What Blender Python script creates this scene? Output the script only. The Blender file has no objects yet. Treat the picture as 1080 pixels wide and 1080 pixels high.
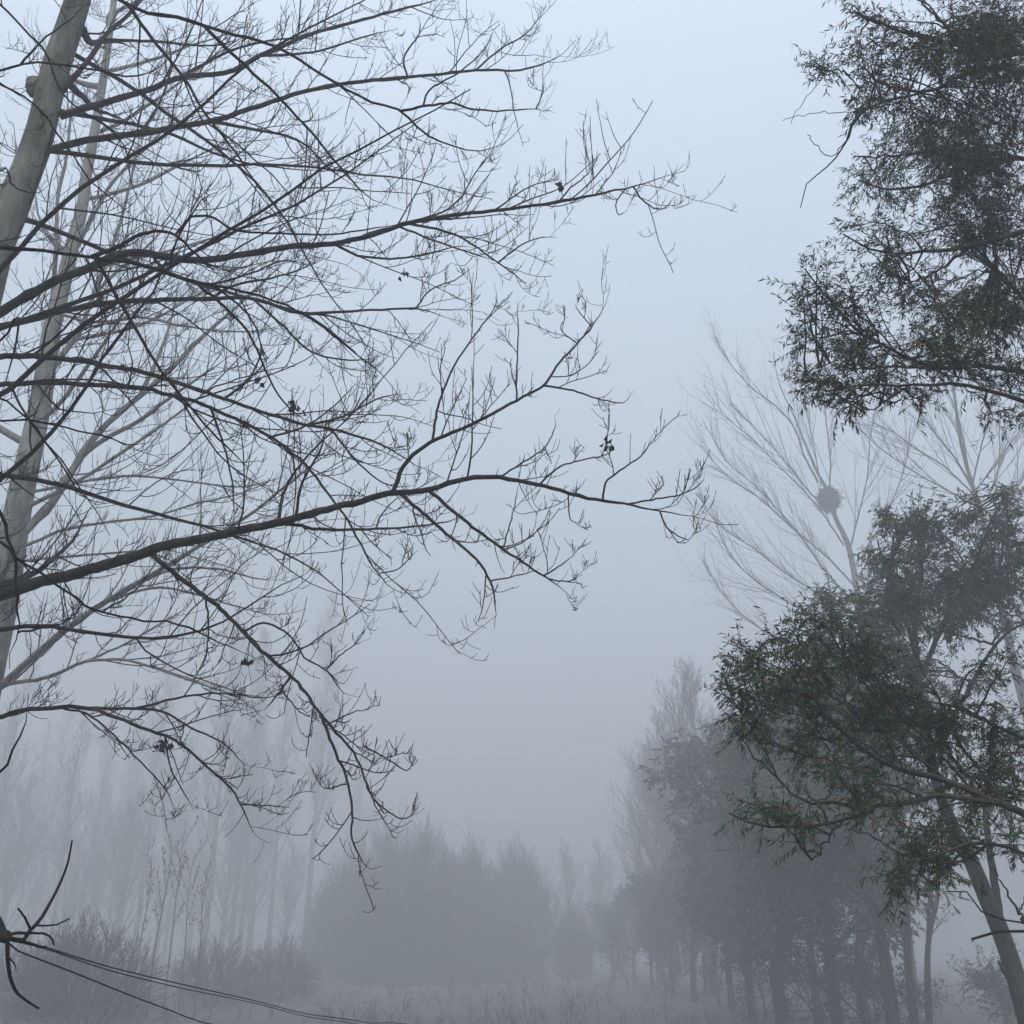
import bpy, math, random
import numpy as np
from mathutils import Vector

R = math.radians
rng = np.random.default_rng(11)
sc = bpy.context.scene
col = sc.collection

# ------------------------------------------------------------------ camera
F = 1083.0                       # focal length in photo pixels (photo is 1080 wide)
PITCH = math.atan(460.0 / F)     # horizon lies at y = 1000 in the photo
CAMZ = 1.6
cp, sp = math.cos(PITCH), math.sin(PITCH)

def at(px, py, Y):
    """world point on the ray of photo pixel (px,py) at forward distance Y metres"""
    u = (px - 540.0) / F
    v = -(py - 540.0) / F
    d = np.array([u, cp - v * sp, sp + v * cp])
    return np.array([0, 0, CAMZ]) + d * (Y / d[1])

def px_m(px, py, Y):
    """metres per photo pixel at that point"""
    v = -(py - 540.0) / F
    return Y / (cp - v * sp) / F

cam = bpy.data.cameras.new('camera')
cam.sensor_width = 36
cam.lens = F / 1080.0 * 36
cam.clip_end = 3000
cam.clip_start = 0.05
co = bpy.data.objects.new('camera', cam)
col.objects.link(co)
co.location = (0, 0, CAMZ)
co.rotation_euler = (math.pi / 2 + PITCH, 0, 0)
sc.camera = co

# ------------------------------------------------------------------ materials
def nodes(name):
    m = bpy.data.materials.new(name)
    m.use_nodes = True
    nt = m.node_tree
    b = nt.nodes['Principled BSDF']
    return m, nt, b

def ramp(nt, stops):
    r = nt.nodes.new('ShaderNodeValToRGB')
    cr = r.color_ramp
    while len(cr.elements) > 1:
        cr.elements.remove(cr.elements[-1])
    cr.elements[0].position = stops[0][0]
    cr.elements[0].color = (*stops[0][1], 1)
    for p, c in stops[1:]:
        e = cr.elements.new(p)
        e.color = (*c, 1)
    return r

def bark(name, c1, c2, c3, scale=6.0, bump=0.3, rough=0.9):
    m, nt, b = nodes(name)
    tc = nt.nodes.new('ShaderNodeTexCoord')
    mp = nt.nodes.new('ShaderNodeMapping')
    mp.inputs['Scale'].default_value = (1, 1, 0.3)
    nt.links.new(tc.outputs['Object'], mp.inputs['Vector'])
    n = nt.nodes.new('ShaderNodeTexNoise')
    n.inputs['Scale'].default_value = scale
    n.inputs['Detail'].default_value = 8
    n.inputs['Roughness'].default_value = 0.7
    nt.links.new(mp.outputs[0], n.inputs['Vector'])
    r = ramp(nt, [(0.36, c1), (0.5, c2), (0.62, c3)])
    nt.links.new(n.outputs['Fac'], r.inputs[0])
    nt.links.new(r.outputs[0], b.inputs['Base Color'])
    b.inputs['Roughness'].default_value = rough
    b.inputs['Specular IOR Level'].default_value = 0.08
    bp = nt.nodes.new('ShaderNodeBump')
    bp.inputs['Strength'].default_value = bump
    bp.inputs['Distance'].default_value = 0.02
    n2 = nt.nodes.new('ShaderNodeTexNoise')
    n2.inputs['Scale'].default_value = scale * 6
    n2.inputs['Detail'].default_value = 6
    nt.links.new(mp.outputs[0], n2.inputs['Vector'])
    nt.links.new(n2.outputs['Fac'], bp.inputs['Height'])
    nt.links.new(bp.outputs[0], b.inputs['Normal'])
    return m

def leafmat(name, stops):
    m, nt, b = nodes(name)
    g = nt.nodes.new('ShaderNodeNewGeometry')
    r = ramp(nt, stops)
    nt.links.new(g.outputs['Random Per Island'], r.inputs[0])
    tc = nt.nodes.new('ShaderNodeTexCoord')
    n = nt.nodes.new('ShaderNodeTexNoise')
    n.inputs['Scale'].default_value = 1.3
    nt.links.new(tc.outputs['Object'], n.inputs['Vector'])
    mr = nt.nodes.new('ShaderNodeMapRange')
    mr.inputs['From Min'].default_value = 0.3
    mr.inputs['From Max'].default_value = 0.7
    mr.inputs['To Min'].default_value = 0.4
    mr.inputs['To Max'].default_value = 1.0
    nt.links.new(n.outputs['Fac'], mr.inputs['Value'])
    h = nt.nodes.new('ShaderNodeHueSaturation')
    nt.links.new(mr.outputs[0], h.inputs['Value'])
    nt.links.new(r.outputs[0], h.inputs['Color'])
    nt.links.new(h.outputs[0], b.inputs['Base Color'])
    b.inputs['Roughness'].default_value = 0.6
    b.inputs['Specular IOR Level'].default_value = 0.1
    return m

M = {}
M['pale_bark'] = bark('pale_bark', (.025, .027, .022), (.11, .115, .10), (.185, .19, .172), 6, 0.6)
M['grey_bark'] = bark('grey_bark', (.04, .04, .036), (.09, .09, .082), (.14, .14, .128), 7, 0.4)
M['branch_bark'] = bark('branch_bark', (.006, .006, .006), (.016, .0155, .015), (.036, .035, .031), 9, 0.5)
M['twig'] = bark('dark_twig', (.008, .006, .007), (.016, .012, .013), (.03, .022, .022), 14, 0.2)
M['black_twig'] = bark('black_twig', (.004, .004, .005), (.008, .0075, .008), (.015, .014, .014), 14, 0.2)
M['willow_bark'] = bark('willow_bark', (.010, .010, .009), (.024, .024, .021), (.05, .048, .042), 8, 0.5)
M['brown_twig'] = bark('brown_twig', (.032, .022, .017), (.055, .037, .028), (.085, .057, .042), 9, 0.1)
M['willow_leaf'] = leafmat('willow_leaf', [(0.0, (.020, .054, .026)), (0.35, (.038, .094, .038)), (0.6, (.024, .066, .038)), (0.74, (.085, .052, .03)), (0.9, (.11, .06, .032)), (1.0, (.05, .10, .03))])
M['row_leaf'] = leafmat('row_leaf', [(0.0, (.02, .05, .025)), (0.5, (.036, .078, .034)), (0.75, (.06, .055, .028)), (1.0, (.085, .06, .03))])
M['dry_leaf'] = leafmat('dry_leaf', [(0.0, (.05, .03, .025)), (1.0, (.03, .022, .02))])
M['straw'] = leafmat('straw', [(0.0, (.05, .045, .028)), (0.5, (.075, .062, .04)), (1.0, (.035, .042, .024))])
M['nest'] = bark('nest_stick', (.015, .014, .013), (.03, .027, .024), (.05, .045, .04), 10, 0.3)
M['rubber'] = bark('cable_rubber', (.02, .02, .022), (.03, .03, .032), (.045, .045, .045), 20, 0.1, 0.6)

# ------------------------------------------------------------------ mesh helpers
class Geo:
    def __init__(self):
        self.v, self.f, self.mi, self.n = [], [], [], 0

    def quads(self, verts, faces, mat=0):
        self.v.append(verts.reshape(-1, 3))
        self.f.append(faces + self.n)
        self.mi.append(np.full(len(faces), mat, np.int32))
        self.n += verts.reshape(-1, 3).shape[0]

    def tubes(self, P, Rr, sides=4, mat=0):
        """P (N,K,3) centre lines, Rr (N,K) radii"""
        P = np.asarray(P, float)
        Rr = np.asarray(Rr, float)
        if P.ndim == 2:
            P, Rr = P[None], Rr[None]
        N, K, _ = P.shape
        if N == 0:
            return
        T = np.gradient(P, axis=1)
        T /= np.linalg.norm(T, axis=2, keepdims=True) + 1e-12
        ax = np.argmin(np.abs(T).max(axis=1), axis=1)
        ref = np.eye(3)[ax][:, None, :]
        A = np.cross(T, ref)
        A /= np.linalg.norm(A, axis=2, keepdims=True) + 1e-12
        B = np.cross(T, A)
        th = np.arange(sides) * 2 * math.pi / sides
        V = P[:, :, None, :] + Rr[:, :, None, None] * (np.cos(th)[None, None, :, None] * A[:, :, None, :] + np.sin(th)[None, None, :, None] * B[:, :, None, :])
        n, k, s = np.meshgrid(np.arange(N), np.arange(K - 1), np.arange(sides), indexing='ij')
        s2 = (s + 1) % sides
        b0 = n * K * sides + k * sides
        Q = np.stack([b0 + s, b0 + s2, b0 + sides + s2, b0 + sides + s], -1).reshape(-1, 4)
        self.quads(V.reshape(-1, 3), Q, mat)

    def leaves(self, pos, dirs, L, W, rg, mat=0):
        N = len(pos)
        if N == 0:
            return
        d = dirs / (np.linalg.norm(dirs, axis=1, keepdims=True) + 1e-9)
        r = rg.normal(size=(N, 3))
        s = np.cross(d, r)
        s /= np.linalg.norm(s, axis=1, keepdims=True) + 1e-9
        n = np.cross(d, s)
        L = np.asarray(L)[:, None]
        W = np.asarray(W)[:, None]
        V = np.stack([pos, pos + d * L * .42 + s * W * .5 + n * W * .25, pos + d * L - n * L * .12, pos + d * L * .42 - s * W * .5 + n * W * .25], 1)
        Q = np.arange(N * 4).reshape(-1, 4)
        self.quads(V.reshape(-1, 3), Q, mat)

    def build(self, name, mats, parent=None, smooth=True):
        me = bpy.data.meshes.new(name)
        v = np.concatenate(self.v)
        f = np.concatenate(self.f)
        mi = np.concatenate(self.mi)
        if parent is not None:
            o_w = world_of(parent)
            v = v - o_w
        me.vertices.add(len(v))
        me.vertices.foreach_set('co', v.astype(np.float32).ravel())
        me.loops.add(len(f) * 4)
        me.loops.foreach_set('vertex_index', f.astype(np.int32).ravel())
        me.polygons.add(len(f))
        me.polygons.foreach_set('loop_start', np.arange(len(f), dtype=np.int32) * 4)
        me.polygons.foreach_set('loop_total', np.full(len(f), 4, np.int32))
        me.polygons.foreach_set('material_index', mi)
        me.polygons.foreach_set('use_smooth', np.full(len(f), smooth, bool))
        for m in (mats if isinstance(mats, (list, tuple)) else [mats]):
            me.materials.append(m)
        me.update(calc_edges=True)
        o = bpy.data.objects.new(name, me)
        col.objects.link(o)
        if parent is not None:
            o.parent = parent
        return o

def world_of(o):
    w = np.zeros(3)
    while o is not None:
        w = w + np.array(o.location)
        o = o.parent
    return w

def thing(name, label, cat, loc=(0, 0, 0), group=None):
    o = bpy.data.objects.new(name, None)
    col.objects.link(o)
    o.location = loc
    o.empty_display_size = 0.3
    tag(o, label, cat, group)
    return o

def tag(o, label=None, cat=None, group=None, kind=None):
    if label: o['label'] = label
    if cat: o['category'] = cat
    if group: o['group'] = group
    if kind: o['kind'] = kind
    return o

def dup(root, loc, rotz, s, label, group=None, sz=None):
    r = root.copy()
    col.objects.link(r)
    r.location = loc
    r.rotation_euler = (0, 0, rotz)
    r.scale = (s * FQ, s * FQ, (sz or s) * FQ)
    r['label'] = label
    if group: r['group'] = group
    for ch in list(root.children):
        c = ch.copy()
        col.objects.link(c)
        c.parent = r
        for g in ch.children:
            d = g.copy()
            col.objects.link(d)
            d.parent = c
    return r

# ------------------------------------------------------------------ curves and growth
def spline(pts, K):
    """Catmull-Rom through pts, resampled to K points evenly by length"""
    p = np.asarray(pts, float)
    if len(p) == 2:
        return p[0] + (p[1] - p[0]) * np.linspace(0, 1, K)[:, None]
    q = np.vstack([2 * p[0] - p[1], p, 2 * p[-1] - p[-2]])
    out = []
    for i in range(len(p) - 1):
        a, b, c, d = q[i:i + 4]
        t = np.linspace(0, 1, 10, endpoint=(i == len(p) - 2))[:, None]
        out.append(0.5 * ((2 * b) + (-a + c) * t + (2 * a - 5 * b + 4 * c - d) * t ** 2 + (-a + 3 * b - 3 * c + d) * t ** 3))
    c = np.vstack(out)
    s = np.concatenate([[0], np.cumsum(np.linalg.norm(np.diff(c, axis=0), axis=1))])
    t = np.linspace(0, s[-1], K)
    return np.stack([np.interp(t, s, c[:, i]) for i in range(3)], 1)

def unit(a):
    return a / (np.linalg.norm(a, axis=-1, keepdims=True) + 1e-12)

def grow(start, dirs, L, K, up, wig, rg, droop=None):
    N = len(start)
    P = np.zeros((N, K, 3))
    P[:, 0] = start
    d = unit(dirs)
    step = (np.asarray(L) / (K - 1))[:, None]
    upv = np.array([0, 0, 1.0])
    u = np.asarray(up) * np.ones(N)
    for k in range(1, K):
        d = unit(d + upv * (u / (K - 1))[:, None] + rg.normal(size=(N, 3)) * wig)
        P[:, k] = P[:, k - 1] + d * step
    return P

def spawn(P, Rr, per, t0, t1, ang, rg, flat=0.0, upb=0.0):
    """children on each of N parents: returns start, dir, t, parent radius, parent length"""
    N, K, _ = P.shape
    n = N * per
    idx = np.repeat(np.arange(N), per)
    t = t0 + (t1 - t0) * (np.tile((np.arange(per)) / max(per, 1), N) + rg.random(n) / per)
    x = t * (K - 1)
    k = np.clip(x.astype(int), 0, K - 2)
    fr = (x - k)[:, None]
    a, b = P[idx, k], P[idx, k + 1]
    s = a + (b - a) * fr
    T = unit(b - a)
    r = Rr[idx, k] * (1 - fr[:, 0]) + Rr[idx, k + 1] * fr[:, 0]
    q = rg.normal(size=(n, 3))
    q[:, 2] = q[:, 2] * (1 - flat) + upb
    q = q - T * (q * T).sum(1, keepdims=True)
    q = unit(q)
    A = np.asarray(ang[0]) + (ang[1] - ang[0]) * rg.random(n)
    d = T * np.cos(A)[:, None] + q * np.sin(A)[:, None]
    plen = np.linalg.norm(np.diff(P, axis=1), axis=2).sum(1)[idx]
    return s, d, t, r, plen

def taper(r0, r1, K, pw=1.0):
    t = np.linspace(0, 1, K) ** pw
    r0 = np.asarray(r0)[:, None] if np.ndim(r0) else np.array([[r0]])
    r1 = np.asarray(r1)[:, None] if np.ndim(r1) else np.array([[r1]])
    return r0 + (r1 - r0) * t[None]

# ------------------------------------------------------------------ traced bare trees (left)
def lift(poly, Y0, Y1):
    p = np.array(poly, float)
    s = np.concatenate([[0], np.cumsum(np.hypot(*np.diff(p, axis=0).T))])
    s /= s[-1]
    return np.array([at(x, y, Y0 + (Y1 - Y0) * t) for (x, y), t in zip(p, s)]), Y0 + (Y1 - Y0) * s

def nearest_Y(px, py, poly, Ys):
    """Y on a lifted pixel polyline nearest to a pixel, and the fraction along it"""
    best = (1e9, Ys[0], 0)
    n = len(poly)
    for i in range(n - 1):
        a, b = np.array(poly[i], float), np.array(poly[i + 1], float)
        ab = b - a
        t = np.clip(np.dot(np.array([px, py]) - a, ab) / (ab @ ab + 1e-9), 0, 1)
        d = np.hypot(*(a + ab * t - [px, py]))
        if d < best[0]:
            best = (d, Ys[i] + (Ys[i + 1] - Ys[i]) * t, (i + t) / (n - 1), a + ab * t)
    return best

def twig_set(geo, P, Rr, rg, dens, scale, mat=0, l2=5, rmin=.0022, up=.8, q=1.0):
    """side shoots, twigs and spurs on a traced line P (K,3); q is the overall size of the tree"""
    Lp = np.linalg.norm(np.diff(P, axis=0), axis=1).sum() / q
    rmin = rmin * q
    n1 = max(2, int(Lp * dens))
    s, d, t, r, pl = spawn(P[None], Rr[None], n1, .08, .97, (R(28), R(62)), rg, flat=.25, upb=.12)
    L = q * scale * (.22 + 1.2 * rg.random(n1) ** 1.5) * (1.12 - .55 * t) * min(1.15, .45 + .3 * Lp)
    C1 = grow(s, d, L, 9, up * (-.5 + 1.9 * rg.random(n1)), .085, rg)
    r0 = np.minimum(r * .6, .0035 * q + .005 * L)
    R1 = taper(r0, rmin * .9, 9)
    geo.tubes(C1, R1, 4, mat)
    s, d, t, r, pl = spawn(C1, R1, l2, .10, .98, (R(30), R(68)), rg, flat=.2, upb=.15)
    L2 = np.clip(pl * (.18 + .45 * rg.random(len(s))) * (1.1 - .5 * t), .06 * q, .45 * q)
    C2 = grow(s, d, L2, 7, up * (.3 + 1.6 * rg.random(len(s))), .085, rg)
    C2[:, 1:, 2] += (L2[:, None] * .22 * np.linspace(0, 1, 6)[None] ** 2.5)
    R2 = taper(np.minimum(r * .8, rmin * 1.7), rmin * .8, 7)
    geo.tubes(C2, R2, 3, mat)
    s, d, t, r, pl = spawn(C2, R2, 2, .15, .95, (R(35), R(70)), rg, upb=.3)
    L3 = q * (.03 + .11 * rg.random(len(s)) ** 1.3)
    C3 = grow(s, d, L3, 4, .8, .05, rg)
    geo.tubes(C3, taper(np.minimum(r, rmin), rmin * .6, 4), 3, mat)
    n4 = int(Lp * dens * .9)
    s, d, t, r, pl = spawn(P[None], Rr[None], n4, .25, 1.0, (R(40), R(80)), rg, upb=.25)
    C4 = grow(s, d, q * (.04 + .26 * rg.random(n4) ** 2), 5, .9, .05, rg)
    geo.tubes(C4, taper(np.minimum(r * .6, rmin * 1.3), rmin * .6, 5), 3, mat)

def kink(P, amt, rg):
    """small irregular bends so that a traced line is not a clean spline"""
    K = len(P)
    n = rg.normal(size=(K, 3)) * amt
    n[0] = 0
    return P + n

def traced_branch(root, spec, bm, tm, rg, dens=2.6, scale=1.0, rmin=.0022, l2=5, q=1.0):
    """spec: main=(poly, Y0, Y1, w0 px, w1 px), subs=[(poly, dY, w0, w1)]; branch > side_branch"""
    poly, Y0, Y1, w0, w1 = spec['main']
    Y0, Y1 = Y0 * q, Y1 * q
    dn, scl = spec.get('dens', dens), spec.get('scale', scale)
    g = Geo()
    P3, Ys = lift(poly, Y0, Y1)
    K = max(14, 4 * len(poly))
    P = kink(spline(P3, K), .0035 * q, rg)
    pm0, pm1 = px_m(*poly[0], Y0), px_m(*poly[-1], Y1)
    t = np.linspace(0, 1, K)
    Rr = ((w0 * pm0 * (1 - t) ** 1.15 * (.74 if w0 < 15 else .88) + w1 * pm1 * t) / 2 + .0005) * (1 + .07 * np.sin(np.arange(K) * 2.1 + w0) * rg.random(K) + .22 * (rg.random(K) < .10))
    Rr = Rr * np.clip((1 - t) * 7, .3, 1)
    g.tubes(P, Rr, 9)
    twig_set(g, P, Rr, rg, dn, scl, 1, l2, rmin, q=q)
    bo = g.build('branch', [bm, tm], root)
    lines = [(poly, Ys)]
    for sp_, dY, a, b in spec.get('subs', []):
        dY *= q
        c = min([nearest_Y(*sp_[0], qp, qY) for qp, qY in lines], key=lambda z: z[0])
        pl = [tuple(c[3])] + list(sp_[1:]) if c[0] < 14 else list(sp_)
        S3, SY = lift(pl, c[1], c[1] + dY)
        lines.append((pl, SY))
        K2 = max(12, 4 * len(pl))
        S = kink(spline(S3, K2), .0025 * q, rg)
        tt = np.linspace(0, 1, K2)
        Rs = (a * (1 - tt) + b * tt) * px_m(*pl[0], c[1]) / 2
        Rs = Rs * np.clip((1 - tt) * 5, .35, 1)
        g = Geo()
        g.tubes(S, Rs, 7)
        twig_set(g, S, Rs, rg, dn * 1.15, scl * .8, 1, l2, rmin, q=q)
        g.build('side_branch', [bm, tm], bo)
    return bo

def traced_trunk(root, poly, Yt, widths, mat, name='trunk', sides=18, K=60, rg=rng, lean=0.0):
    P3 = np.array([at(x, y, Yt + lean * i) for i, (x, y) in enumerate(poly)])
    P = spline(P3, K)
    wm = np.array([w * px_m(x, y, Yt) / 2 for (x, y), w in zip(poly, widths)])
    s = np.concatenate([[0], np.cumsum(np.linalg.norm(np.diff(P3, axis=0), axis=1))])
    Rr = np.interp(np.linspace(0, 1, K), s / s[-1], wm)
    n = np.sin(np.linspace(0, 40, K)) * .03 + rg.normal(size=K) * .02
    g = Geo()
    g.tubes(kink(P, .006, rg), Rr * (1 + n), sides)
    return g, P, Rr

def base_of(poly, Y):
    p = at(*poly, Y)
    return (p[0], p[1], 0.0)

def root_line(poly, Y, x_of=None):
    return poly

def vline(px, py, Y, heights):
    """vertical line through a pixel at forward distance Y: its points at given heights"""
    p = at(px, py, Y)
    return [np.array([p[0], Y, h]) for h in heights]

# --- T1: pale poplar, trunk enters at the left edge
rg = np.random.default_rng(5)
QT1 = .5
Y1 = 8.0 * QT1
t1 = [(-205, 1100), (-190, 1000), (-142, 800), (-102, 640), (-67, 500), (-40, 400), (-10, 275), (11, 222), (40, 148), (58, 74), (82, 0), (110, -110), (135, -230), (165, -360)]
w1 = [60, 56, 52, 48, 45, 42, 38, 33, 29, 28, 25, 20, 14, 6]
g, P, Rr = traced_trunk(None, t1, Y1, w1, M['pale_bark'])
P = np.vstack([[P[0][0] - .05, P[0][1], -.1], P])
Rr = np.concatenate([[Rr[0] * 1.25], Rr])
T1 = thing('poplar_tree', 'bare pale-barked poplar with long branches, thick trunk crossing the upper left corner', 'tree', (P[0][0], P[0][1], 0), 'bare poplars beside the road')
g = Geo(); g.tubes(P, Rr * (1 + rng.normal(size=len(Rr)) * .015), 20)
# swollen knot where a limb was shed
kp = at(44, 94, Y1)
for i, (ox, oz, rr) in enumerate([(-.045, 0, .035), (-.05, .03, .026), (-.04, -.035, .024)]):
    g.tubes(np.array([kp + [-ox * .3, 0, oz], kp + [ox, -.02, oz], kp + [ox * 1.35, -.025, oz + .008], kp + [ox * 1.5, -.025, oz + .01]]), np.array([rr * 1.5, rr * 1.2, rr * .7, .002]), 10)
g.build('trunk', M['pale_bark'], T1)

T1_specs = [
 dict(main=([(64, 122), (110, 108), (155, 95), (190, 82), (240, 76), (274, 59), (315, 41), (355, 28), (430, 8), (480, -6)], 8.0, 9.4, 10, 2),
      subs=[([(190, 82), (240, 55), (290, 42), (340, 40)], .8, 4, 1.5), ([(274, 59), (330, 55), (380, 40), (420, 30)], -.6, 3, 1.2)]),
 dict(main=([(52, 158), (93, 148), (150, 140), (222, 128), (270, 113), (320, 97), (365, 88), (422, 82), (509, 74), (549, 74), (589, 60), (607, 42)], 8.0, 8.8, 10, 1.5),
      subs=[([(222, 128), (260, 135), (315, 148), (350, 180), (380, 200)], .9, 4, 1.2), ([(430, 82), (426, 60), (442, 36), (442, 16)], -.3, 2.4, 1.2),
            ([(500, 74), (530, 50), (552, 38), (567, 20), (567, 8)], .3, 2.2, 1.1), ([(150, 140), (172, 100), (180, 60), (170, 20)], .4, 3, 1.2)]),
 dict(main=([(66, 95), (84, 75), (100, 55), (112, 36), (140, 10), (165, -30)], 8.0, 8.6, 8, 3),
      subs=[([(112, 44), (160, 44), (220, 48), (260, 40)], .5, 3.5, 1.3)]),
 dict(main=([(-26, 345), (0, 330), (50, 300), (93, 283), (130, 268), (160, 268), (207, 275), (259, 268), (315, 259), (352, 257), (400, 246), (430, 235), (481, 227), (549, 219), (589, 213), (668, 197), (700, 186), (724, 179), (727, 163)], 8.0, 7.2, 14, 1.5), dens=4.0,
      subs=[([(430, 236), (481, 248), (525, 277), (550, 295), (560, 307)], .5, 3, 1.2), ([(525, 277), (552, 257), (575, 250), (588, 251)], .2, 2, 1),
            ([(420, 238), (470, 258), (525, 276)], -.3, 2.5, 1.2), ([(352, 258), (380, 270), (430, 272), (481, 260), (500, 262)], .7, 3, 1.2),
            ([(668, 197), (680, 213), (698, 221), (712, 207)], .1, 2, 1), ([(660, 199), (650, 214), (652, 226), (662, 222)], .1, 1.6, 1),
            ([(589, 213), (600, 200), (620, 183), (630, 168)], .1, 2, 1), ([(520, 222), (560, 196), (590, 190)], .3, 2, 1),
            ([(440, 234), (480, 215), (510, 170), (530, 160)], .6, 2.4, 1), ([(160, 268), (175, 285), (215, 300), (260, 290), (300, 275), (345, 285)], .5, 3.5, 1.2)]),
 dict(main=([(-30, 352), (0, 345), (55, 331), (93, 322), (148, 317), (222, 315), (267, 315), (315, 330), (370, 328), (438, 326), (469, 334), (493, 342)], 8.0, 9.2, 10, 1.5),
      subs=[([(438, 326), (455, 305), (480, 295), (500, 280)], .3, 2, 1), ([(222, 315), (250, 300), (300, 290), (350, 270)], .8, 3.5, 1.2), ([(267, 315), (300, 345), (330, 372), (380, 380), (410, 372)], -.5, 3, 1.2)]),
 dict(main=([(-36, 385), (0, 376), (56, 377), (111, 385), (156, 394), (196, 407), (237, 420), (278, 435), (322, 448), (348, 452), (400, 468), (430, 485), (469, 505)], 8.0, 7.4, 9, 1.6),
      subs=[([(322, 448), (360, 440), (400, 420), (430, 415)], .6, 3, 1.2), ([(237, 420), (262, 400), (275, 370), (270, 340)], .3, 3, 1.2), ([(348, 452), (380, 490), (410, 512), (440, 512)], .4, 2.6, 1)]),
 dict(main=([(-42, 412), (0, 406), (56, 404), (96, 406), (148, 409), (181, 417), (207, 424), (252, 444), (285, 461), (319, 487), (344, 517), (370, 554), (389, 590), (414, 621), (438, 625), (450, 611)], 8.0, 7.6, 8, 1.4),
      subs=[([(222, 432), (236, 470), (245, 510), (247, 555)], .2, 3, 1.2), ([(285, 461), (320, 450), (350, 430), (380, 400)], .7, 2.6, 1), ([(400, 605), (420, 600), (440, 580)], .2, 1.6, 1)]),
 dict(main=([(-104, 655), (-50, 643), (0, 628), (37, 615), (74, 606), (111, 596), (148, 585), (170, 576), (207, 569), (244, 561), (289, 552), (333, 541), (370, 531), (406, 521), (450, 517), (481, 507), (509, 503), (549, 507), (589, 517), (629, 527), (661, 532), (696, 539), (732, 545), (756, 553), (779, 554)], 8.0, 6.6, 17, 1.6), dens=2.4, scale=.9,
      subs=[([(414, 519), (426, 491), (442, 475), (461, 463), (501, 446), (541, 424), (573, 406), (589, 384), (609, 362), (624, 345), (640, 318), (643, 300)], .5, 5, 1.4),
            ([(455, 465), (461, 434), (473, 398), (489, 370), (505, 348), (521, 326), (524, 310), (521, 297)], .3, 3, 1.2),
            ([(545, 422), (545, 386), (547, 350), (545, 318)], .2, 2.2, 1.1), ([(573, 408), (605, 412), (629, 420), (657, 425), (668, 412)], -.2, 2.4, 1.1),
            ([(609, 362), (592, 348), (596, 336)], .1, 1.6, .9), ([(624, 345), (612, 330), (606, 320)], .1, 1.4, .9),
            ([(525, 503), (553, 487), (573, 473), (585, 453), (585, 438)], .3, 2.2, 1.1), ([(569, 509), (589, 493), (613, 485), (641, 479), (645, 465)], -.2, 2.2, 1.1),
            ([(636, 527), (639, 509), (653, 497), (680, 477), (688, 459)], .2, 2.6, 1.1), ([(661, 531), (688, 527), (720, 521), (740, 509), (743, 497)], .2, 2.2, 1.1),
            ([(696, 540), (704, 557), (724, 569), (732, 565)], -.1, 2, 1), ([(599, 519), (601, 547), (612, 551)], 0, 1.8, 1),
            ([(422, 523), (446, 541), (473, 565), (501, 589), (517, 613), (523, 645), (521, 662)], -.4, 4.2, 1.6),
            ([(454, 525), (485, 545), (517, 569), (545, 589), (573, 607), (593, 621), (604, 633)], -.2, 4.2, 1.6),
            ([(573, 607), (592, 596), (606, 585)], .1, 2, 1), ([(577, 612), (600, 613), (614, 603)], .1, 1.8, 1), ([(517, 613), (545, 607), (570, 600)], .2, 1.8, 1),
            ([(530, 579), (540, 545), (547, 510)], .3, 1.8, 1),
            ([(296, 554), (340, 558), (396, 558), (457, 553), (501, 541)], .5, 4, 1.4),
            ([(293, 548), (300, 517), (319, 487), (344, 461), (370, 440)], .6, 4, 1.4), ([(311, 544), (319, 509), (337, 476), (345, 440)], -.4, 3.6, 1.3),
            ([(396, 558), (404, 540), (425, 520)], .1, 2, 1)]),
 dict(main=([(157, 582), (185, 606), (215, 628), (237, 646), (259, 669), (281, 691), (307, 713), (326, 735), (337, 752), (356, 774), (372, 793), (385, 822), (394, 846), (406, 869), (417, 880), (426, 876)], 7.75, 6.9, 7, 1.6), dens=3.4, scale=.65,
      subs=[([(337, 754), (352, 789), (367, 826), (372, 859), (370, 881), (381, 907), (391, 917), (403, 913)], -.2, 3.6, 1.4),
            ([(385, 787), (417, 806), (430, 813), (437, 798)], .1, 2, 1.1), ([(390, 841), (413, 859), (430, 863), (441, 852)], .1, 2, 1.1),
            ([(256, 666), (281, 657), (307, 672), (322, 694), (344, 707), (363, 731), (380, 735)], .3, 2.6, 1.1),
            ([(344, 707), (360, 690), (375, 680), (387, 675)], .2, 1.8, 1), ([(215, 631), (220, 665), (215, 698), (205, 712)], .1, 2.4, 1.1),
            ([(307, 713), (296, 728), (285, 742), (278, 750)], .1, 3, 1), ([(345, 765), (370, 752), (390, 748)], .2, 2, 1), ([(367, 826), (345, 832), (335, 825)], 0, 1.8, 1), ([(296, 728), (318, 752), (332, 758)], .1, 2, 1)]),
 dict(main=([(-128, 775), (-60, 765), (0, 756), (30, 748), (93, 747), (148, 767), (185, 781), (222, 811), (244, 833), (259, 859), (269, 881), (285, 890)], 8.0, 8.6, 9, 1.4), dens=4.5, scale=.75,
      subs=[([(93, 747), (148, 748), (174, 752), (200, 767), (237, 785), (259, 807), (275, 805)], .5, 3.6, 1.2), ([(140, 748), (193, 735), (230, 731), (278, 736), (307, 728)], .3, 3, 1.1),
            ([(67, 747), (96, 755), (130, 785), (163, 819), (181, 844), (185, 867)], .2, 2.6, 1), ([(174, 777), (180, 810), (205, 855)], .3, 2, 1), ([(259, 845), (285, 850), (307, 852)], .1, 1.8, 1)]),
]
branches_T1 = []
for spx in T1_specs:
    branches_T1.append(traced_branch(T1, spx, M['branch_bark'], M['twig'], rg, dens=3.9, scale=1.15, q=QT1, rmin=.0034, l2=4))
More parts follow.
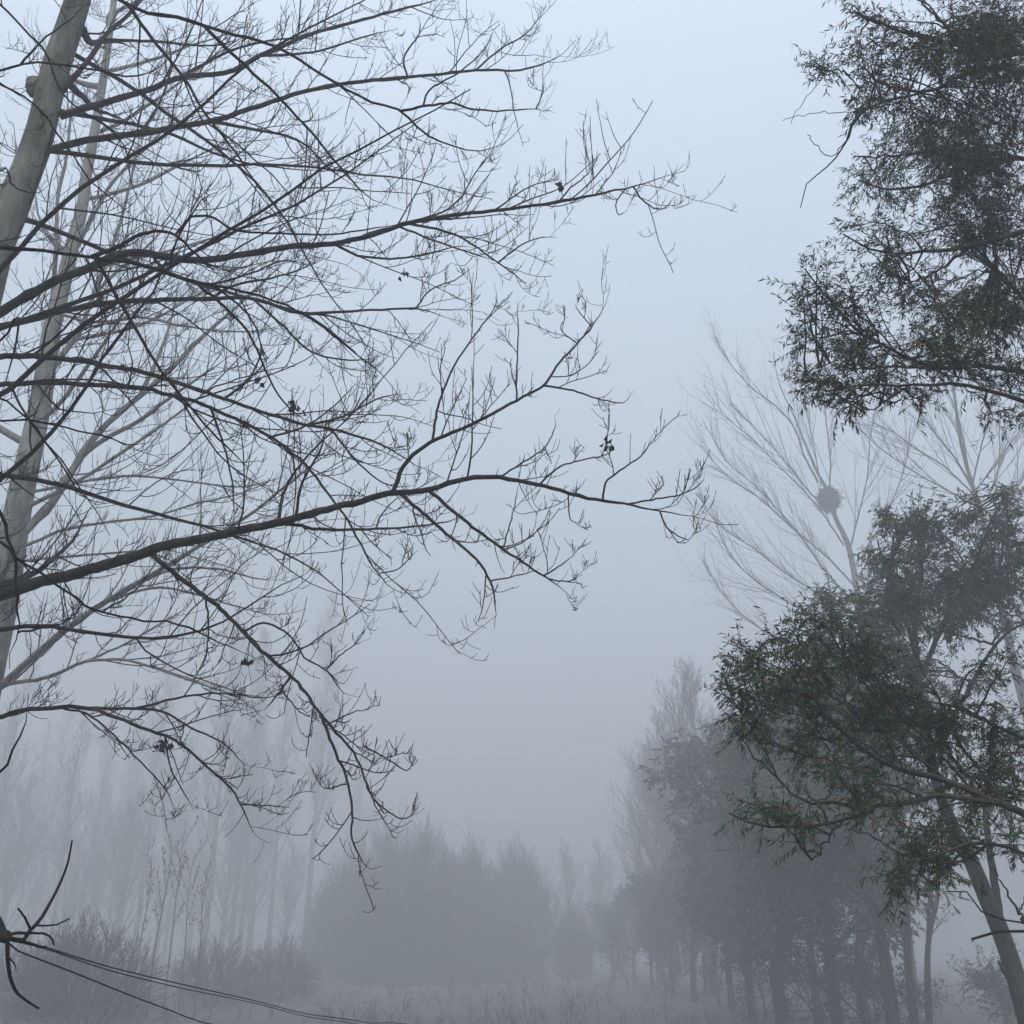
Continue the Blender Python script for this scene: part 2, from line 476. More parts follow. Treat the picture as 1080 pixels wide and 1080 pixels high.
# further limbs all round the same trunk
for i in range(24):
    front = i < 10
    h = (2.7 + i * .36) if front else (2.6 + (i - 10) * .4)
    k = int(np.argmin(abs(P[:, 2] - h)))
    a = R(-38 + 96 * rg.random()) if front else R(70 + 100 * rg.random())
    d = np.array([[math.cos(a), math.sin(a), .15 + .35 * rg.random()]])
    Lm = (1.6 + 1.2 * rg.random()) if front else 2.0 - .08 * (i - 10)
    C = grow(P[k][None], d, np.array([Lm]), 18, (-.5 + .9 * rg.random()) if front else .35, .085, rg)[0]
    Rb = np.linspace(.013 if front else .028, .002, 18)
    g = Geo(); g.tubes(C, Rb, 7)
    twig_set(g, C, Rb, rg, 3.0, 1.1, 1, 4, .0034, q=QT1)
    g.build('branch', [M['branch_bark'], M['twig']], T1)

# --- T2: second pale poplar further back
rg = np.random.default_rng(8)
QT2 = .72
Y2 = 14.0 * QT2
t2 = [(-95, 1085), (-75, 1000), (-32, 800), (-12, 700), (3, 630), (12, 572), (27, 498), (43, 424), (54, 350), (63, 315), (76, 259), (86, 222), (91, 185), (103, 120), (115, 40), (128, -60), (140, -150)]
w2 = [44, 42, 36, 34, 32, 30, 25, 22, 18, 16, 14, 12, 11, 9, 7, 5, 3]
g, P2, R2_ = traced_trunk(None, t2, Y2, w2, M['pale_bark'])
P2 = np.vstack([[P2[0][0] - .05, P2[0][1], -.1], P2]); R2_ = np.concatenate([[R2_[0] * 1.2], R2_])
T2 = thing('poplar_tree', 'bare silvery poplar fading in mist behind the near branches, forked trunk low at left', 'tree', (P2[0][0], P2[0][1], 0), 'bare poplars beside the road')
g = Geo(); g.tubes(P2, R2_ * (1 + rng.normal(size=len(R2_)) * .015), 16); g.build('trunk', M['pale_bark'], T2)
T2_specs = [
 dict(main=([(22, 565), (56, 528), (82, 487), (96, 465), (122, 439), (148, 417), (178, 391), (207, 361), (240, 332), (275, 300), (310, 265)], 14, 15.5, 13, 2),
      subs=[([(85, 480), (107, 465), (148, 443), (178, 420), (215, 395), (250, 370)], -1, 6, 1.5), ([(148, 417), (165, 380), (180, 340), (190, 290)], .8, 5, 1.5)]),
 dict(main=([(-15, 735), (0, 724), (37, 691), (74, 661), (111, 635), (148, 613), (185, 591), (222, 569), (259, 546), (296, 517), (330, 490), (370, 465)], 14, 12, 11, 1.8),
      subs=[([(148, 613), (185, 600), (230, 600), (270, 610), (300, 612)], .6, 4, 1.2), ([(111, 635), (160, 620), (200, 625), (250, 640), (290, 650)], -.8, 3.6, 1.2)]),
 dict(main=([(-14, 735), (7, 722), (48, 715), (89, 698), (130, 696), (167, 706), (207, 720), (250, 735), (280, 760)], 14, 13, 6, 1.4), subs=[([(89, 698), (130, 680), (165, 660), (200, 640)], .8, 3, 1.2)]),
 dict(main=([(14, 582), (40, 570), (74, 557), (122, 550), (167, 543), (207, 531), (255, 520), (300, 500)], 14, 15, 5, 1.3)),
 dict(main=([(10, 600), (22, 592), (74, 587), (141, 581), (190, 575), (240, 580)], 14, 14.6, 4.5, 1.3)),
 dict(main=([(28, 520), (63, 513), (100, 506), (148, 502), (207, 509), (259, 513), (310, 500)], 14, 15, 4.5, 1.3)),
 dict(main=([(47, 400), (66, 375), (86, 345), (98, 312), (112, 275), (128, 230), (140, 180), (150, 130)], 14, 14.5, 9, 2), subs=[([(98, 312), (125, 285), (160, 255), (190, 220)], .5, 4, 1.2)]),
 dict(main=([(50, 375), (56, 310), (59, 259), (61, 207), (70, 167), (76, 110), (84, 60)], 14, 14.3, 8, 2)),
 dict(main=([(72, 280), (100, 225), (120, 190), (160, 150), (200, 110)], 14, 15, 6, 1.5)),
 dict(main=([(60, 330), (100, 340), (150, 335), (200, 345), (260, 350), (310, 340)], 14, 13.3, 4.5, 1.4)),
]
for spx in T2_specs:
    traced_branch(T2, spx, M['grey_bark'], M['twig'], rg, dens=3.8, scale=1.4, rmin=.004, l2=4, q=QT2)
for i in range(16):
    front = i < 8
    k = (20 + i * 4) if front else 18 + (i - 8) * 5
    a = R(-30 + 90 * rg.random()) if front else R(70 + 100 * rg.random())
    d = np.array([[math.cos(a), math.sin(a), .5]])
    C = grow(P2[k][None], d, np.array([3.4 - .2 * (i % 8)]), 16, .5, .05, rg)[0]
    Rb = np.linspace(.028 if front else .045, .004, 16)
    g = Geo(); g.tubes(C, Rb, 6)
    twig_set(g, C, Rb, rg, 3.0, 1.3, 1, 5, .0036, q=QT2)
    g.build('branch', [M['grey_bark'], M['twig']], T2)

# --- T0: nearest tree, trunk just outside the left edge
rg = np.random.default_rng(21)
Y0 = 2.3
QT0 = .5
bx = at(-420, 1000, Y0)[0]
T0 = thing('roadside_tree', 'nearest bare tree with black twiggy branches reaching in from beyond the left edge', 'tree', (bx, Y0, 0))
tp = np.array([[bx - .05, Y0, -.1], [bx, Y0, 1.5], [bx + .07, Y0 + .07, 2.9], [bx + .1, Y0 + .07, 4.1], [bx + .2, Y0 + .14, 5.4], [bx + .35, Y0 + .2, 6.7], [bx + .42, Y0 + .3, 7.8], [bx + .5, Y0 + .3, 9]])
TP = spline(tp, 40); TR = np.interp(np.linspace(0, 1, 40), [0, .2, .5, .8, 1], [.14, .11, .085, .05, .01])
g = Geo(); g.tubes(TP, TR, 16); g.build('trunk', M['willow_bark'], T0)
def T0start(h):
    return TP[int(np.argmin(abs(TP[:, 2] - h)))]
T0_specs = [
 dict(h=6.2, main=([(-60, -70), (40, -38), (120, -4), (150, 12), (185, 18), (235, 33), (275, 43), (310, 60), (350, 85), (390, 107), (422, 117), (446, 139), (469, 151), (501, 159), (529, 153), (553, 131)], 5.3, 6.2, 8, 1.6), dens=1.6, scale=.7,
      subs=[([(422, 117), (450, 112), (477, 109), (497, 115), (530, 117), (565, 115), (585, 119)], .2, 3, 1.1), ([(565, 115), (572, 100), (573, 86)], 0, 1.6, 1), ([(446, 112), (453, 94), (481, 78), (509, 54), (523, 28)], .2, 2.2, 1),
            ([(133, 4), (163, 44), (196, 85), (218, 122), (244, 155), (274, 200), (289, 225)], -.3, 4, 1.3), ([(215, 28), (252, 63), (292, 100), (326, 137), (363, 181), (390, 209), (430, 223)], .2, 4, 1.3)]),
 dict(h=3.9, main=([(-90, 262), (0, 261), (55, 266), (96, 271), (150, 280), (204, 296), (260, 308), (300, 322), (340, 345), (382, 378), (406, 398), (426, 422), (442, 436)], 5.0, 6.0, 7.5, 1.4), dens=1.7, scale=.7,
      subs=[([(96, 271), (122, 261), (148, 248), (167, 244), (185, 248), (207, 268), (240, 300)], .2, 5, 1.4), ([(185, 248), (193, 237), (200, 230), (222, 228), (252, 243), (315, 247), (355, 247), (400, 240), (440, 233)], .5, 3, 1.3),
            ([(100, 272), (122, 311), (141, 344), (163, 381), (193, 420), (222, 454), (259, 491), (281, 520)], -.3, 4.2, 1.2), ([(90, 272), (100, 300), (108, 340), (105, 365)], -.2, 2.4, 1),
            ([(204, 296), (235, 322), (262, 352), (280, 390), (300, 425), (340, 455)], -.2, 3.4, 1.2), ([(225, 302), (260, 330), (275, 360), (285, 400)], .1, 2.6, 1)]),
 dict(h=5.3, main=([(-120, 95), (-40, 85), (0, 74), (22, 68), (55, 67), (100, 74), (141, 80), (174, 67), (190, 45)], 4.9, 5.4, 5, 1.3), dens=1.8, scale=.5, subs=[([(22, 68), (48, 40), (75, 20), (95, 0)], .3, 2.6, 1)]),
 dict(h=5.1, main=([(-120, 75), (-50, 78), (0, 89), (37, 111), (74, 159), (95, 190), (130, 220), (160, 250)], 4.8, 5.3, 4.4, 1.2), dens=1.8, scale=.5),
 dict(h=5.5, main=([(-60, -50), (0, 5), (30, 35), (52, 60), (60, 90), (90, 120), (130, 150), (140, 200), (160, 240)], 4.9, 5.1, 4.4, 1.2), dens=1.6, scale=.5),
 dict(h=4.6, main=([(-110, 180), (-40, 175), (0, 182), (8, 176), (12, 195), (40, 205), (60, 185)], 4.6, 4.7, 4.5, 1.2), dens=2.2, scale=.35),
 dict(h=3.6, main=([(-110, 330), (-40, 355), (0, 360), (18, 330), (18, 355), (10, 390), (-5, 430)], 4.7, 4.7, 4.4, 1.6), dens=1.8, scale=.4),
 dict(h=3.4, main=([(-110, 395), (-50, 400), (0, 420), (26, 441), (56, 476), (74, 506), (96, 531), (115, 531), (126, 520)], 4.8, 5.2, 4.6, 1.2), dens=2.0, scale=.45),
 dict(h=3.3, main=([(-110, 430), (-50, 440), (0, 443), (41, 444), (74, 452), (111, 461), (133, 470), (163, 465), (174, 454)], 4.7, 5.3, 4.2, 1.2), dens=2.4, scale=.4),
 dict(h=3.1, main=([(-110, 455), (-50, 475), (0, 498), (22, 513), (48, 531), (74, 533)], 4.7, 5.0, 4.2, 1.2), dens=2.0, scale=.4),
 dict(h=2.8, main=([(-120, 520), (-50, 545), (0, 572), (22, 591), (56, 613), (85, 635), (107, 646), (148, 654), (178, 656), (207, 665), (237, 680), (267, 694), (290, 715)], 4.8, 6.0, 6, 1.2), dens=1.7, scale=.5,
      subs=[([(20, 590), (35, 605), (50, 590), (55, 575)], .1, 2, 1), ([(107, 646), (140, 625), (160, 600)], .3, 2.2, 1)]),
 dict(h=3.0, main=([(-110, 490), (-40, 505), (0, 543), (15, 587), (17, 631), (20, 665), (11, 683), (9, 706)], 4.7, 4.8, 6, 2.2), dens=1.6, scale=.35, subs=[([(19, 667), (45, 663), (70, 655), (90, 645)], .1, 2.4, 1)]),
 dict(h=2.2, main=([(-120, 880), (-50, 850), (0, 815), (15, 789), (26, 763), (31, 733)], 4.7, 5.0, 6, 1.6), dens=1.2, scale=.25),
]
for spx in T0_specs:
    s0 = T0start(CAMZ + (spx['h'] - CAMZ) * QT0)
    poly = spx['main'][0]
    # pixel of the trunk point, so the branch really leaves the trunk
    rel = s0 - np.array([0, 0, CAMZ])
    z = rel[1] * cp + rel[2] * sp
    pxx = (540 + F * rel[0] / z, 540 - F * (rel[2] * cp - rel[1] * sp) / z)
    spx['main'] = ([pxx] + poly, s0[1] / QT0, spx['main'][2], spx['main'][3] * 1.25, spx['main'][4])
    traced_branch(T0, spx, M['black_twig'], M['black_twig'], rg, dens=2.2, scale=.75, rmin=.0020, l2=4, q=QT0)

# low pruned limb of T0 with a whorl of shoots, the cables are tied to it
s0 = T0start(1.75)
YK = 2.4
K0 = at(9, 989, YK)
lim = spline([s0, (s0 * .6 + K0 * .4) + [0, 0, .05], (s0 * .25 + K0 * .75) + [0, 0, .03], at(-2, 985, YK + .03), K0, at(12, 990, YK)], 24)
g = Geo(); g.tubes(lim, np.concatenate([np.linspace(.03, .014, 20), [.016, .017, .013, .003]]), 10)
g.tubes(np.array([at(-6, 958, YK + .06), at(-2, 972, YK + .04), at(3, 986, YK + .02), at(6, 992, YK)]), np.array([.003, .009, .011, .006]), 8)
for pl, w in [([(8, 989), (24, 992), (32, 981), (41, 972), (55, 948), (67, 923), (72, 907), (76, 886)], (5, 2)), ([(32, 980), (26, 968), (19, 958)], (3, 2)), ([(39, 976), (55, 976), (65, 973), (73, 969)], (2.6, 1.6)),
              ([(6, 990), (12, 985), (31, 984), (47, 985), (55, 990), (57, 997)], (3.6, 2)), ([(8, 990), (20, 992), (33, 995), (43, 999), (49, 998)], (4.6, 2)), ([(8, 990), (8, 1013), (11, 1031), (18, 1047), (29, 1056), (41, 1064)], (4.6, 2.2)), ([(9, 1010), (15, 1016), (17, 1024)], (1.8, 1))]:
    Pp = kink(spline([at(x, y, YK + .003 * abs(x - 9)) for x, y in pl], 14), .0005, rg)
    g.tubes(Pp, np.linspace(w[0], w[1], 14) * px_m(9, 990, YK) / 2, 6)
g.build('branch', M['black_twig'], T0)

# ------------------------------------------------------------------ dead leaves caught on the twigs
def dead_leaf(px, py, Y, size, label):
    c = at(px, py, Y)
    g = Geo()
    n = 7
    rg2 = np.random.default_rng(int(px))
    g.leaves(c + rg2.normal(size=(n, 3)) * size * .25, rg2.normal(size=(n, 3)) + [0, 0, -.6], np.full(n, size), np.full(n, size * .8), rg2)
    g.tubes(np.array([c + [0, 0, size * .9], c]), np.array([.002, .002]), 4)
    v0 = None
    o = g.build('dead_leaf', M['dry_leaf'])
    tag(o, label, 'leaf', 'dead leaves caught on the bare branches')
dead_leaf(639, 468, 3.38, 0.030, 'curled dead leaf hanging alone from an upturned twig over open sky')
dead_leaf(591, 196, 3.60, 0.030, 'small dark dead leaf on the long high branch near its tip')
dead_leaf(426, 288, 4.00, 0.030, 'shrivelled dead leaf among fine twigs just under the long high branch')
dead_leaf(272, 402, 3.80, 0.030, 'dark withered leaf in the tangle of twigs at the middle of the bare tree')
dead_leaf(312, 430, 3.80, 0.040, 'reddish cluster of withered leaf in the twig tangle, largest of those caught')
dead_leaf(173, 786, 4.15, 0.035, 'withered leaf tuft on the lowest drooping grey branch')
dead_leaf(261, 697, 3.60, 0.025, 'tiny dead leaf beside the hanging dark branch')

# ------------------------------------------------------------------ cables
def cable(pts, r, label):
    P_ = spline(pts, 40)
    g = Geo(); g.tubes(P_, np.full(40, r), 6)
    o = g.build('cable', M['rubber'])
    return tag(o, label, 'cable', 'cables tied to the pruned limb')
endA = at(330, 1130, 4.78)
cable([at(7, 993, 2.40), at(12, 1000, 2.46), at(81, 1027, 2.89), at(143, 1052, 3.38), at(200, 1074, 3.88), endA, [endA[0] + .5, endA[1] + .5, .25], [endA[0] + .8, endA[1] + .8, -.05]], .0022, 'lower thin cable slanting from the twiggy limb, single and darkest')
endB = at(470, 1100, 6.15)
cable([at(8, 990, 2.41), at(51, 1000, 2.83), at(92, 1013, 3.19), at(132, 1024, 3.57), at(200, 1040, 4.19), at(271, 1056, 4.80), at(322, 1069, 5.29), at(383, 1078, 5.72), endB, [endB[0] + .6, endB[1] + .9, .3], [endB[0] + .8, endB[1] + 1.2, -.05]], .0022, 'upper cable of the close pair slanting past the brown bushes')
cable([at(8, 991, 2.41), at(51, 1001.5, 2.83), at(92, 1016, 3.19), at(132, 1028, 3.57), at(200, 1044, 4.19), at(271, 1058.5, 4.80), at(322, 1072, 5.29), at(383, 1082, 5.72), endB + [0, -.1, -.04], [endB[0] + .65, endB[1] + .8, .3], [endB[0] + .85, endB[1] + 1.1, -.05]], .0019, 'lower cable of the close pair, with a short strand dangling from it')
# ------------------------------------------------------------------ leafy trees, right: branches traced, foliage grown in clumps
def clump_foliage(clumps, lines, rg, leafL=(.05, .095), leafW=.20, dens=1.0, twr=.0028):
    """clumps: (px,py,rx,ry,Y,n) ; lines: (M,3) candidate wood points, outer->; returns list per clump of Geo data"""
    out = []
    for (px, py, rx, ry, Y, n) in clumps:
        c = at(px, py, Y)
        pm = px_m(px, py, Y)
        a, b = rx * pm, ry * pm
        dep = (a + b) * .55
        d = np.linalg.norm(lines - c - np.array([.35 * a, 0, -.1 * b]), axis=1)
        near = np.argsort(d)[:14]
        out.append((c, a, b, dep, near, int(n * dens)))
    return out

def foliage_geo(cl, lines, rg, leafL, leafW, twr, per_sub=9, leaves_per=13, droop=-.35, q=1.0):
    g = Geo()
    for (c, a, b, dep, near, n) in cl:
        nsub = max(3, n // per_sub)
        # sub-branches into the clump
        u = rg.normal(size=(nsub, 3)); u = unit(u) * (rg.random((nsub, 1)) ** .45)
        tips = c + u * np.array([a, dep, b]) * .8
        st = lines[near[rg.integers(0, len(near), nsub)]]
        K = 8
        t = np.linspace(0, 1, K)[None, :, None]
        mid = (st + tips) / 2 + rg.normal(size=(nsub, 3)) * .10 * q + np.array([0, 0, .12]) * np.linalg.norm(tips - st, axis=1, keepdims=True)
        S = (1 - t) ** 2 * st[:, None] + 2 * t * (1 - t) * mid[:, None] + t ** 2 * tips[:, None]
        S[:, 1:] += rg.normal(size=S[:, 1:].shape) * .012 * q
        Rs = taper(twr * 2.2 + .003 * q * rg.random(nsub), twr * .6, K)
        g.tubes(S, Rs, 4, 0)
        # sprays
        s, d, tt, r, pl = spawn(S, Rs, per_sub, .3, 1.0, (R(20), R(70)), rg, upb=.05)
        L = q * (.16 + .34 * rg.random(len(s)) * min(1.4, max(.5, (a + b) / q * .9)))
        C = grow(s, d, L, 6, droop + .7 * rg.random(len(s)), .12, rg)
        RC = taper(np.full(len(s), twr * .7), twr * .3, 6)
        g.tubes(C, RC, 3, 0)
        s, d, tt, r, pl = spawn(C, RC, leaves_per, .12, 1.0, (R(25), R(75)), rg)
        d = d + np.array([0, 0, -.55]) + rg.normal(size=d.shape) * .25
        keep = rg.random(len(s)) < .9
        s, d = s[keep], d[keep]
        LL = leafL[0] + (leafL[1] - leafL[0]) * rg.random(len(s))
        g.leaves(s, d, LL, LL * leafW * (.8 + .5 * rg.random(len(s))), rg, 1)
    return g

def leafy_traced(root, specs, clumps, rg, wood, leaf, leafL, leafW, twr, q=1.0, **kw):
    """each clump is grown on the nearest traced branch; branch > foliage"""
    Bs = []
    for spx in specs:
        poly, Ya, Yb, w0, w1 = spx['main']
        g = Geo()
        P3, Ys = lift(poly, Ya, Yb)
        K = max(16, 4 * len(poly))
        Pm = kink(spline(P3, K), .006 * q, rg)
        t = np.linspace(0, 1, K)
        Rm = (w0 * px_m(*poly[0], Ya) * (1 - t) + w1 * px_m(*poly[-1], Yb) * t) / 2
        g.tubes(Pm, Rm, 9)
        pts = [Pm[int(K * .25):]]
        side = []
        store = [(poly, Ys)]
        for sp_, dY, a, b in spx.get('subs', []):
            c = min([nearest_Y(*sp_[0], q, qy) for q, qy in store], key=lambda z: z[0])
            pl = [tuple(c[3])] + list(sp_[1:]) if c[0] < 14 else list(sp_)
            S3, SY = lift(pl, c[1], c[1] + dY)
            store.append((pl, SY))
            S = kink(spline(S3, 16), .004, rg)
            g2 = Geo()
            g2.tubes(S, np.linspace(a, b, 16) * px_m(*pl[0], c[1]) / 2, 6)
            side.append(g2)
            pts.append(S)
        Bs.append([g, np.vstack(pts), [], side])
    for c in clumps:
        cc = at(c[0], c[1], c[4])
        j = min(range(len(Bs)), key=lambda q: np.min(np.linalg.norm(Bs[q][1] - cc, axis=1)))
        Bs[j][2].append(c)
    for g, pts, cl, side in Bs:
        bo = g.build('branch', wood, root)
        for g2 in side:
            g2.build('side_branch', wood, bo)
        if cl:
            data = clump_foliage(cl, pts, rg)
            fg = foliage_geo(data, pts, rg, leafL, leafW, twr, q=q, **kw)
            fg.build('foliage', [wood, leaf], bo)

# R1 : nearest willow, trunk outside the right edge
rg = np.random.default_rng(33)
QR = .43
YR = 8.0 * QR
rx0 = at(1640, 1000, YR)[0]
R1 = thing('willow_tree', 'nearest leafy willow with dark drooping foliage reaching in from the right edge', 'tree', (rx0, YR, 0), 'leafy trees beside the road')
wt = spline([[rx0 + .1, YR, -.1], [rx0, YR, 1.5], [rx0 - .08, YR, 2.6], [rx0 - .1, YR - .06, 3.8], [rx0 - .15, YR - .06, 5], [rx0 - .15, YR, 6.2], [rx0 - .2, YR, 7.4], [rx0 - .25, YR, 8.4]], 40)
wr = np.interp(np.linspace(0, 1, 40), [0, .15, .5, .8, 1], [.2, .16, .12, .07, .012])
g = Geo(); g.tubes(wt, wr, 18); g.build('trunk', M['willow_bark'], R1)
def to_px(p):
    rel = np.asarray(p) - np.array([0, 0, CAMZ])
    z = rel[1] * cp + rel[2] * sp
    return (540 + F * rel[0] / z, 540 - F * (rel[2] * cp - rel[1] * sp) / z)
def off(h):
    return to_px(wt[int(np.argmin(abs(wt[:, 2] - h)))])
R1_specs = [
 dict(main=([off(5.94), (1150, 40), (1080, 56), (1044, 57), (1015, 48), (981, 41), (940, 30), (900, 12)], YR, 6.6, 12, 2), subs=[([(1015, 48), (990, 20), (960, -10)], .4, 4, 1.5)]),
 dict(main=([off(5.69), (1150, 85), (1080, 74), (1044, 72), (1019, 78), (985, 94), (959, 96), (930, 89), (911, 70)], YR, 6.8, 13, 1.5),
      subs=[([(985, 94), (937, 107), (907, 119), (893, 148), (874, 174), (850, 193), (846, 218)], .2, 2.8, .9), ([(907, 119), (880, 118), (840, 122), (826, 127)], .2, 1, .6), ([(893, 80), (880, 70), (852, 100), (834, 128)], .1, .9, .6), ([(893, 148), (875, 165), (850, 142)], .1, 1.2, .8)]),
 dict(main=([off(5.20), (1150, 165), (1080, 167), (1056, 169), (1019, 174), (981, 193), (940, 200), (905, 190)], YR, 8.6, 10, 1.6), subs=[([(1019, 174), (980, 160), (940, 165), (900, 165)], .4, 4, 1.4)]),
 dict(main=([off(4.58), (1150, 235), (1080, 244), (1048, 252), (1019, 261), (974, 265), (944, 267), (915, 262), (890, 246)], YR, 7.4, 11, 1.6), subs=[([(1019, 261), (996, 281), (974, 293), (950, 300)], .2, 4, 1.3), ([(1048, 252), (1050, 290), (1040, 330), (1030, 350)], .2, 4, 1.3)]),
 dict(main=([off(4.27), (1150, 360), (1080, 316), (1067, 300), (1041, 274), (1020, 250), (1000, 225)], YR, 8.4, 10, 2), subs=[([(1067, 300), (1055, 320), (1045, 350), (1030, 370)], .1, 4, 1.5)]),
 dict(main=([off(3.83), (1150, 400), (1080, 393), (1033, 385), (985, 389), (950, 372), (907, 350), (870, 310), (848, 285)], YR, 7.4, 10, 1.5), subs=[([(985, 389), (940, 386), (907, 389), (870, 385), (850, 395)], .2, 4, 1.2)]),
 dict(main=([off(3.71), (1150, 440), (1080, 422), (1052, 415), (1019, 406), (959, 406), (907, 406), (870, 415)], YR, 7.0, 10, 1.5), subs=[([(959, 406), (930, 425), (905, 440)], .1, 3, 1)]),
 dict(main=([off(2.31), (1180, 885), (1080, 857), (1059, 848), (1034, 839), (999, 823), (953, 813), (929, 802), (897, 779), (872, 753), (848, 721), (830, 690)], YR, 7.4, 18, 1.8),
      subs=[([(1059, 846), (1010, 841), (974, 841), (925, 850), (897, 862), (865, 869), (834, 872), (806, 871), (770, 860)], -.5, 7, 1.4), ([(911, 852), (880, 846), (851, 846), (820, 821), (795, 795), (777, 770)], .2, 4, 1.2), ([(890, 862), (879, 876), (858, 907)], -.1, 3, 1.3),
            ([(897, 781), (869, 779), (855, 776), (835, 775)], .2, 3, 1), ([(999, 823), (960, 790), (930, 750), (905, 710), (895, 670)], .8, 5, 1.5), ([(1034, 839), (1000, 790), (985, 750), (960, 720)], .6, 5, 1.5), ([(953, 813), (940, 790), (930, 765)], .3, 3, 1), ([(999, 823), (930, 770), (860, 725), (795, 692), (762, 676)], .4, 3.2, 1), ([(953, 813), (880, 768), (812, 745), (768, 726)], .2, 2.6, 1), ([(1034, 839), (960, 765), (900, 702), (852, 662)], .6, 3.6, 1), ([(974, 841), (900, 812), (832, 792), (782, 768)], .1, 2.6, 1), ([(1059, 848), (1010, 780), (970, 700), (940, 650)], .7, 3.6, 1)]),
 dict(main=([off(2.16), (1180, 940), (1080, 898), (1052, 890), (1017, 890), (992, 901), (967, 908), (943, 925), (930, 943)], YR, 7.0, 12, 1.4),
      subs=[([(967, 908), (925, 886), (897, 872)], .2, 3, 1.1), ([(1041, 893), (1017, 908), (989, 915), (960, 922)], .1, 3.4, 1.2), ([(967, 908), (945, 915), (935, 930)], .1, 2.4, 1)]),
 dict(main=([off(1.85), (1160, 985), (1080, 974), (1059, 970), (1041, 965), (1031, 954), (1023, 943), (998, 941)], YR, 7.2, 6, 1.4), subs=[([(1080, 974), (1071, 956), (1057, 931), (1045, 915)], .2, 3, 1.2), ([(1078, 974), (1078, 955), (1085, 935)], .1, 2, 1)]),
 dict(main=([off(1.72), (1160, 975), (1080, 982), (1057, 982), (1039, 986), (1024, 989)], YR, 7.4, 6, 2.6)),
 dict(main=([off(3.03), (1160, 800), (1110, 790), (1070, 775), (1040, 760), (1010, 745), (980, 740)], YR, 7.8, 12, 2)),
]
# clumps: px, py, rx, ry, Y, twig count
R1_cl = [(852, 285, 26, 20, 7.4, 22), (846, 318, 20, 20, 7.4, 14), (850, 372, 24, 22, 7.3, 24), (862, 410, 26, 18, 7.1, 20), (895, 335, 40, 30, 7.5, 34), (905, 395, 44, 28, 7.3, 40), (930, 290, 40, 28, 7.5, 34), (915, 95, 34, 40, 6.8, 22), (1000, 850, 46, 22, 7.6, 24), (900, 835, 50, 20, 7.3, 18), (1050, 815, 36, 26, 7.8, 30), (940, 800, 44, 26, 7.7, 26), (990, 890, 40, 18, 7.3, 16), (870, 770, 44, 24, 7.6, 20), (1065, 700, 16, 20, 7.8, 8), (1062, 150, 30, 50, 7.6, 60), (1066, 215, 26, 40, 8.0, 50), (1020, 150, 40, 40, 8.0, 60), (1068, 60, 26, 50, 7.0, 50), (1000, 60, 60, 40, 6.9, 60), (1070, 360, 24, 40, 7.9, 40), (1010, 350, 50, 30, 7.7, 50), (985, 30, 90, 45, 6.8, 90), (1050, 20, 55, 45, 7.0, 80), (920, 30, 45, 40, 6.7, 34), (890, 8, 25, 18, 6.6, 16), (960, 95, 60, 40, 6.9, 50), (1020, 110, 60, 45, 7.2, 70), (1065, 110, 35, 60, 7.4, 50), (905, 60, 35, 35, 6.8, 16), (872, 70, 10, 14, 6.7, 5), (930, 125, 45, 35, 6.9, 26),
         (950, 175, 60, 45, 9.0, 80), (910, 170, 35, 35, 8.8, 34), (1000, 165, 60, 45, 8.6, 90), (960, 140, 60, 30, 8.6, 60), (930, 205, 40, 25, 8.8, 40), (980, 240, 50, 26, 8.2, 50), (1020, 200, 60, 40, 8.4, 80), (1060, 60, 40, 60, 7.6, 80), (1050, 190, 45, 45, 8.2, 60), (985, 215, 55, 30, 8.4, 46), (895, 240, 16, 16, 7.3, 9), (935, 255, 40, 24, 7.5, 26), (1035, 240, 50, 35, 7.8, 50), (1070, 270, 30, 40, 8, 40),
         (865, 290, 30, 22, 7.4, 24), (905, 310, 45, 35, 7.5, 46), (955, 325, 50, 38, 7.6, 54), (1010, 315, 50, 40, 7.8, 60), (1060, 340, 40, 45, 8, 56), (875, 360, 34, 26, 7.3, 26), (860, 395, 22, 24, 7.2, 20), (915, 370, 50, 30, 7.4, 52), (970, 370, 50, 30, 7.5, 56), (1025, 385, 50, 30, 7.7, 56), (1070, 400, 30, 35, 7.8, 40), (900, 420, 45, 18, 7.1, 26), (950, 415, 35, 16, 7.1, 20), (1060, 430, 30, 18, 7.6, 18),
         (830, 690, 40, 30, 7.6, 36), (776, 690, 24, 20, 7.5, 18), (764, 715, 16, 18, 7.4, 10), (860, 650, 30, 26, 8.0, 30), (800, 720, 36, 24, 7.5, 24), (785, 745, 24, 18, 7.4, 12), (795, 700, 32, 24, 7.6, 20), (850, 725, 50, 35, 7.6, 50), (895, 700, 50, 45, 8.0, 60), (800, 745, 30, 25, 7.4, 14), (900, 750, 50, 30, 7.8, 40), (945, 745, 50, 45, 8.0, 70), (1000, 770, 50, 40, 8.0, 70), (1045, 790, 45, 35, 8.0, 60), (975, 800, 45, 25, 7.8, 36), (1030, 825, 40, 22, 7.8, 36), (1065, 830, 25, 25, 7.8, 20),
         (790, 780, 22, 30, 7.3, 10), (835, 790, 40, 26, 7.5, 14), (880, 815, 45, 22, 7.4, 14), (800, 855, 32, 14, 7.0, 12), (850, 865, 45, 14, 7.0, 12), (930, 850, 50, 16, 7.2, 16), (960, 880, 40, 18, 7.3, 14), (1020, 870, 50, 20, 7.4, 22), (1065, 880, 25, 20, 7.4, 14), (990, 920, 30, 16, 7.2, 8), (945, 930, 16, 14, 7.1, 4)]
for spx in R1_specs:
    m_ = spx['main']
    spx['main'] = (m_[0], m_[1], m_[2] * QR, m_[3], m_[4])
    spx['subs'] = [(a_, b_ * QR, c_, d_) for a_, b_, c_, d_ in spx.get('subs', [])]
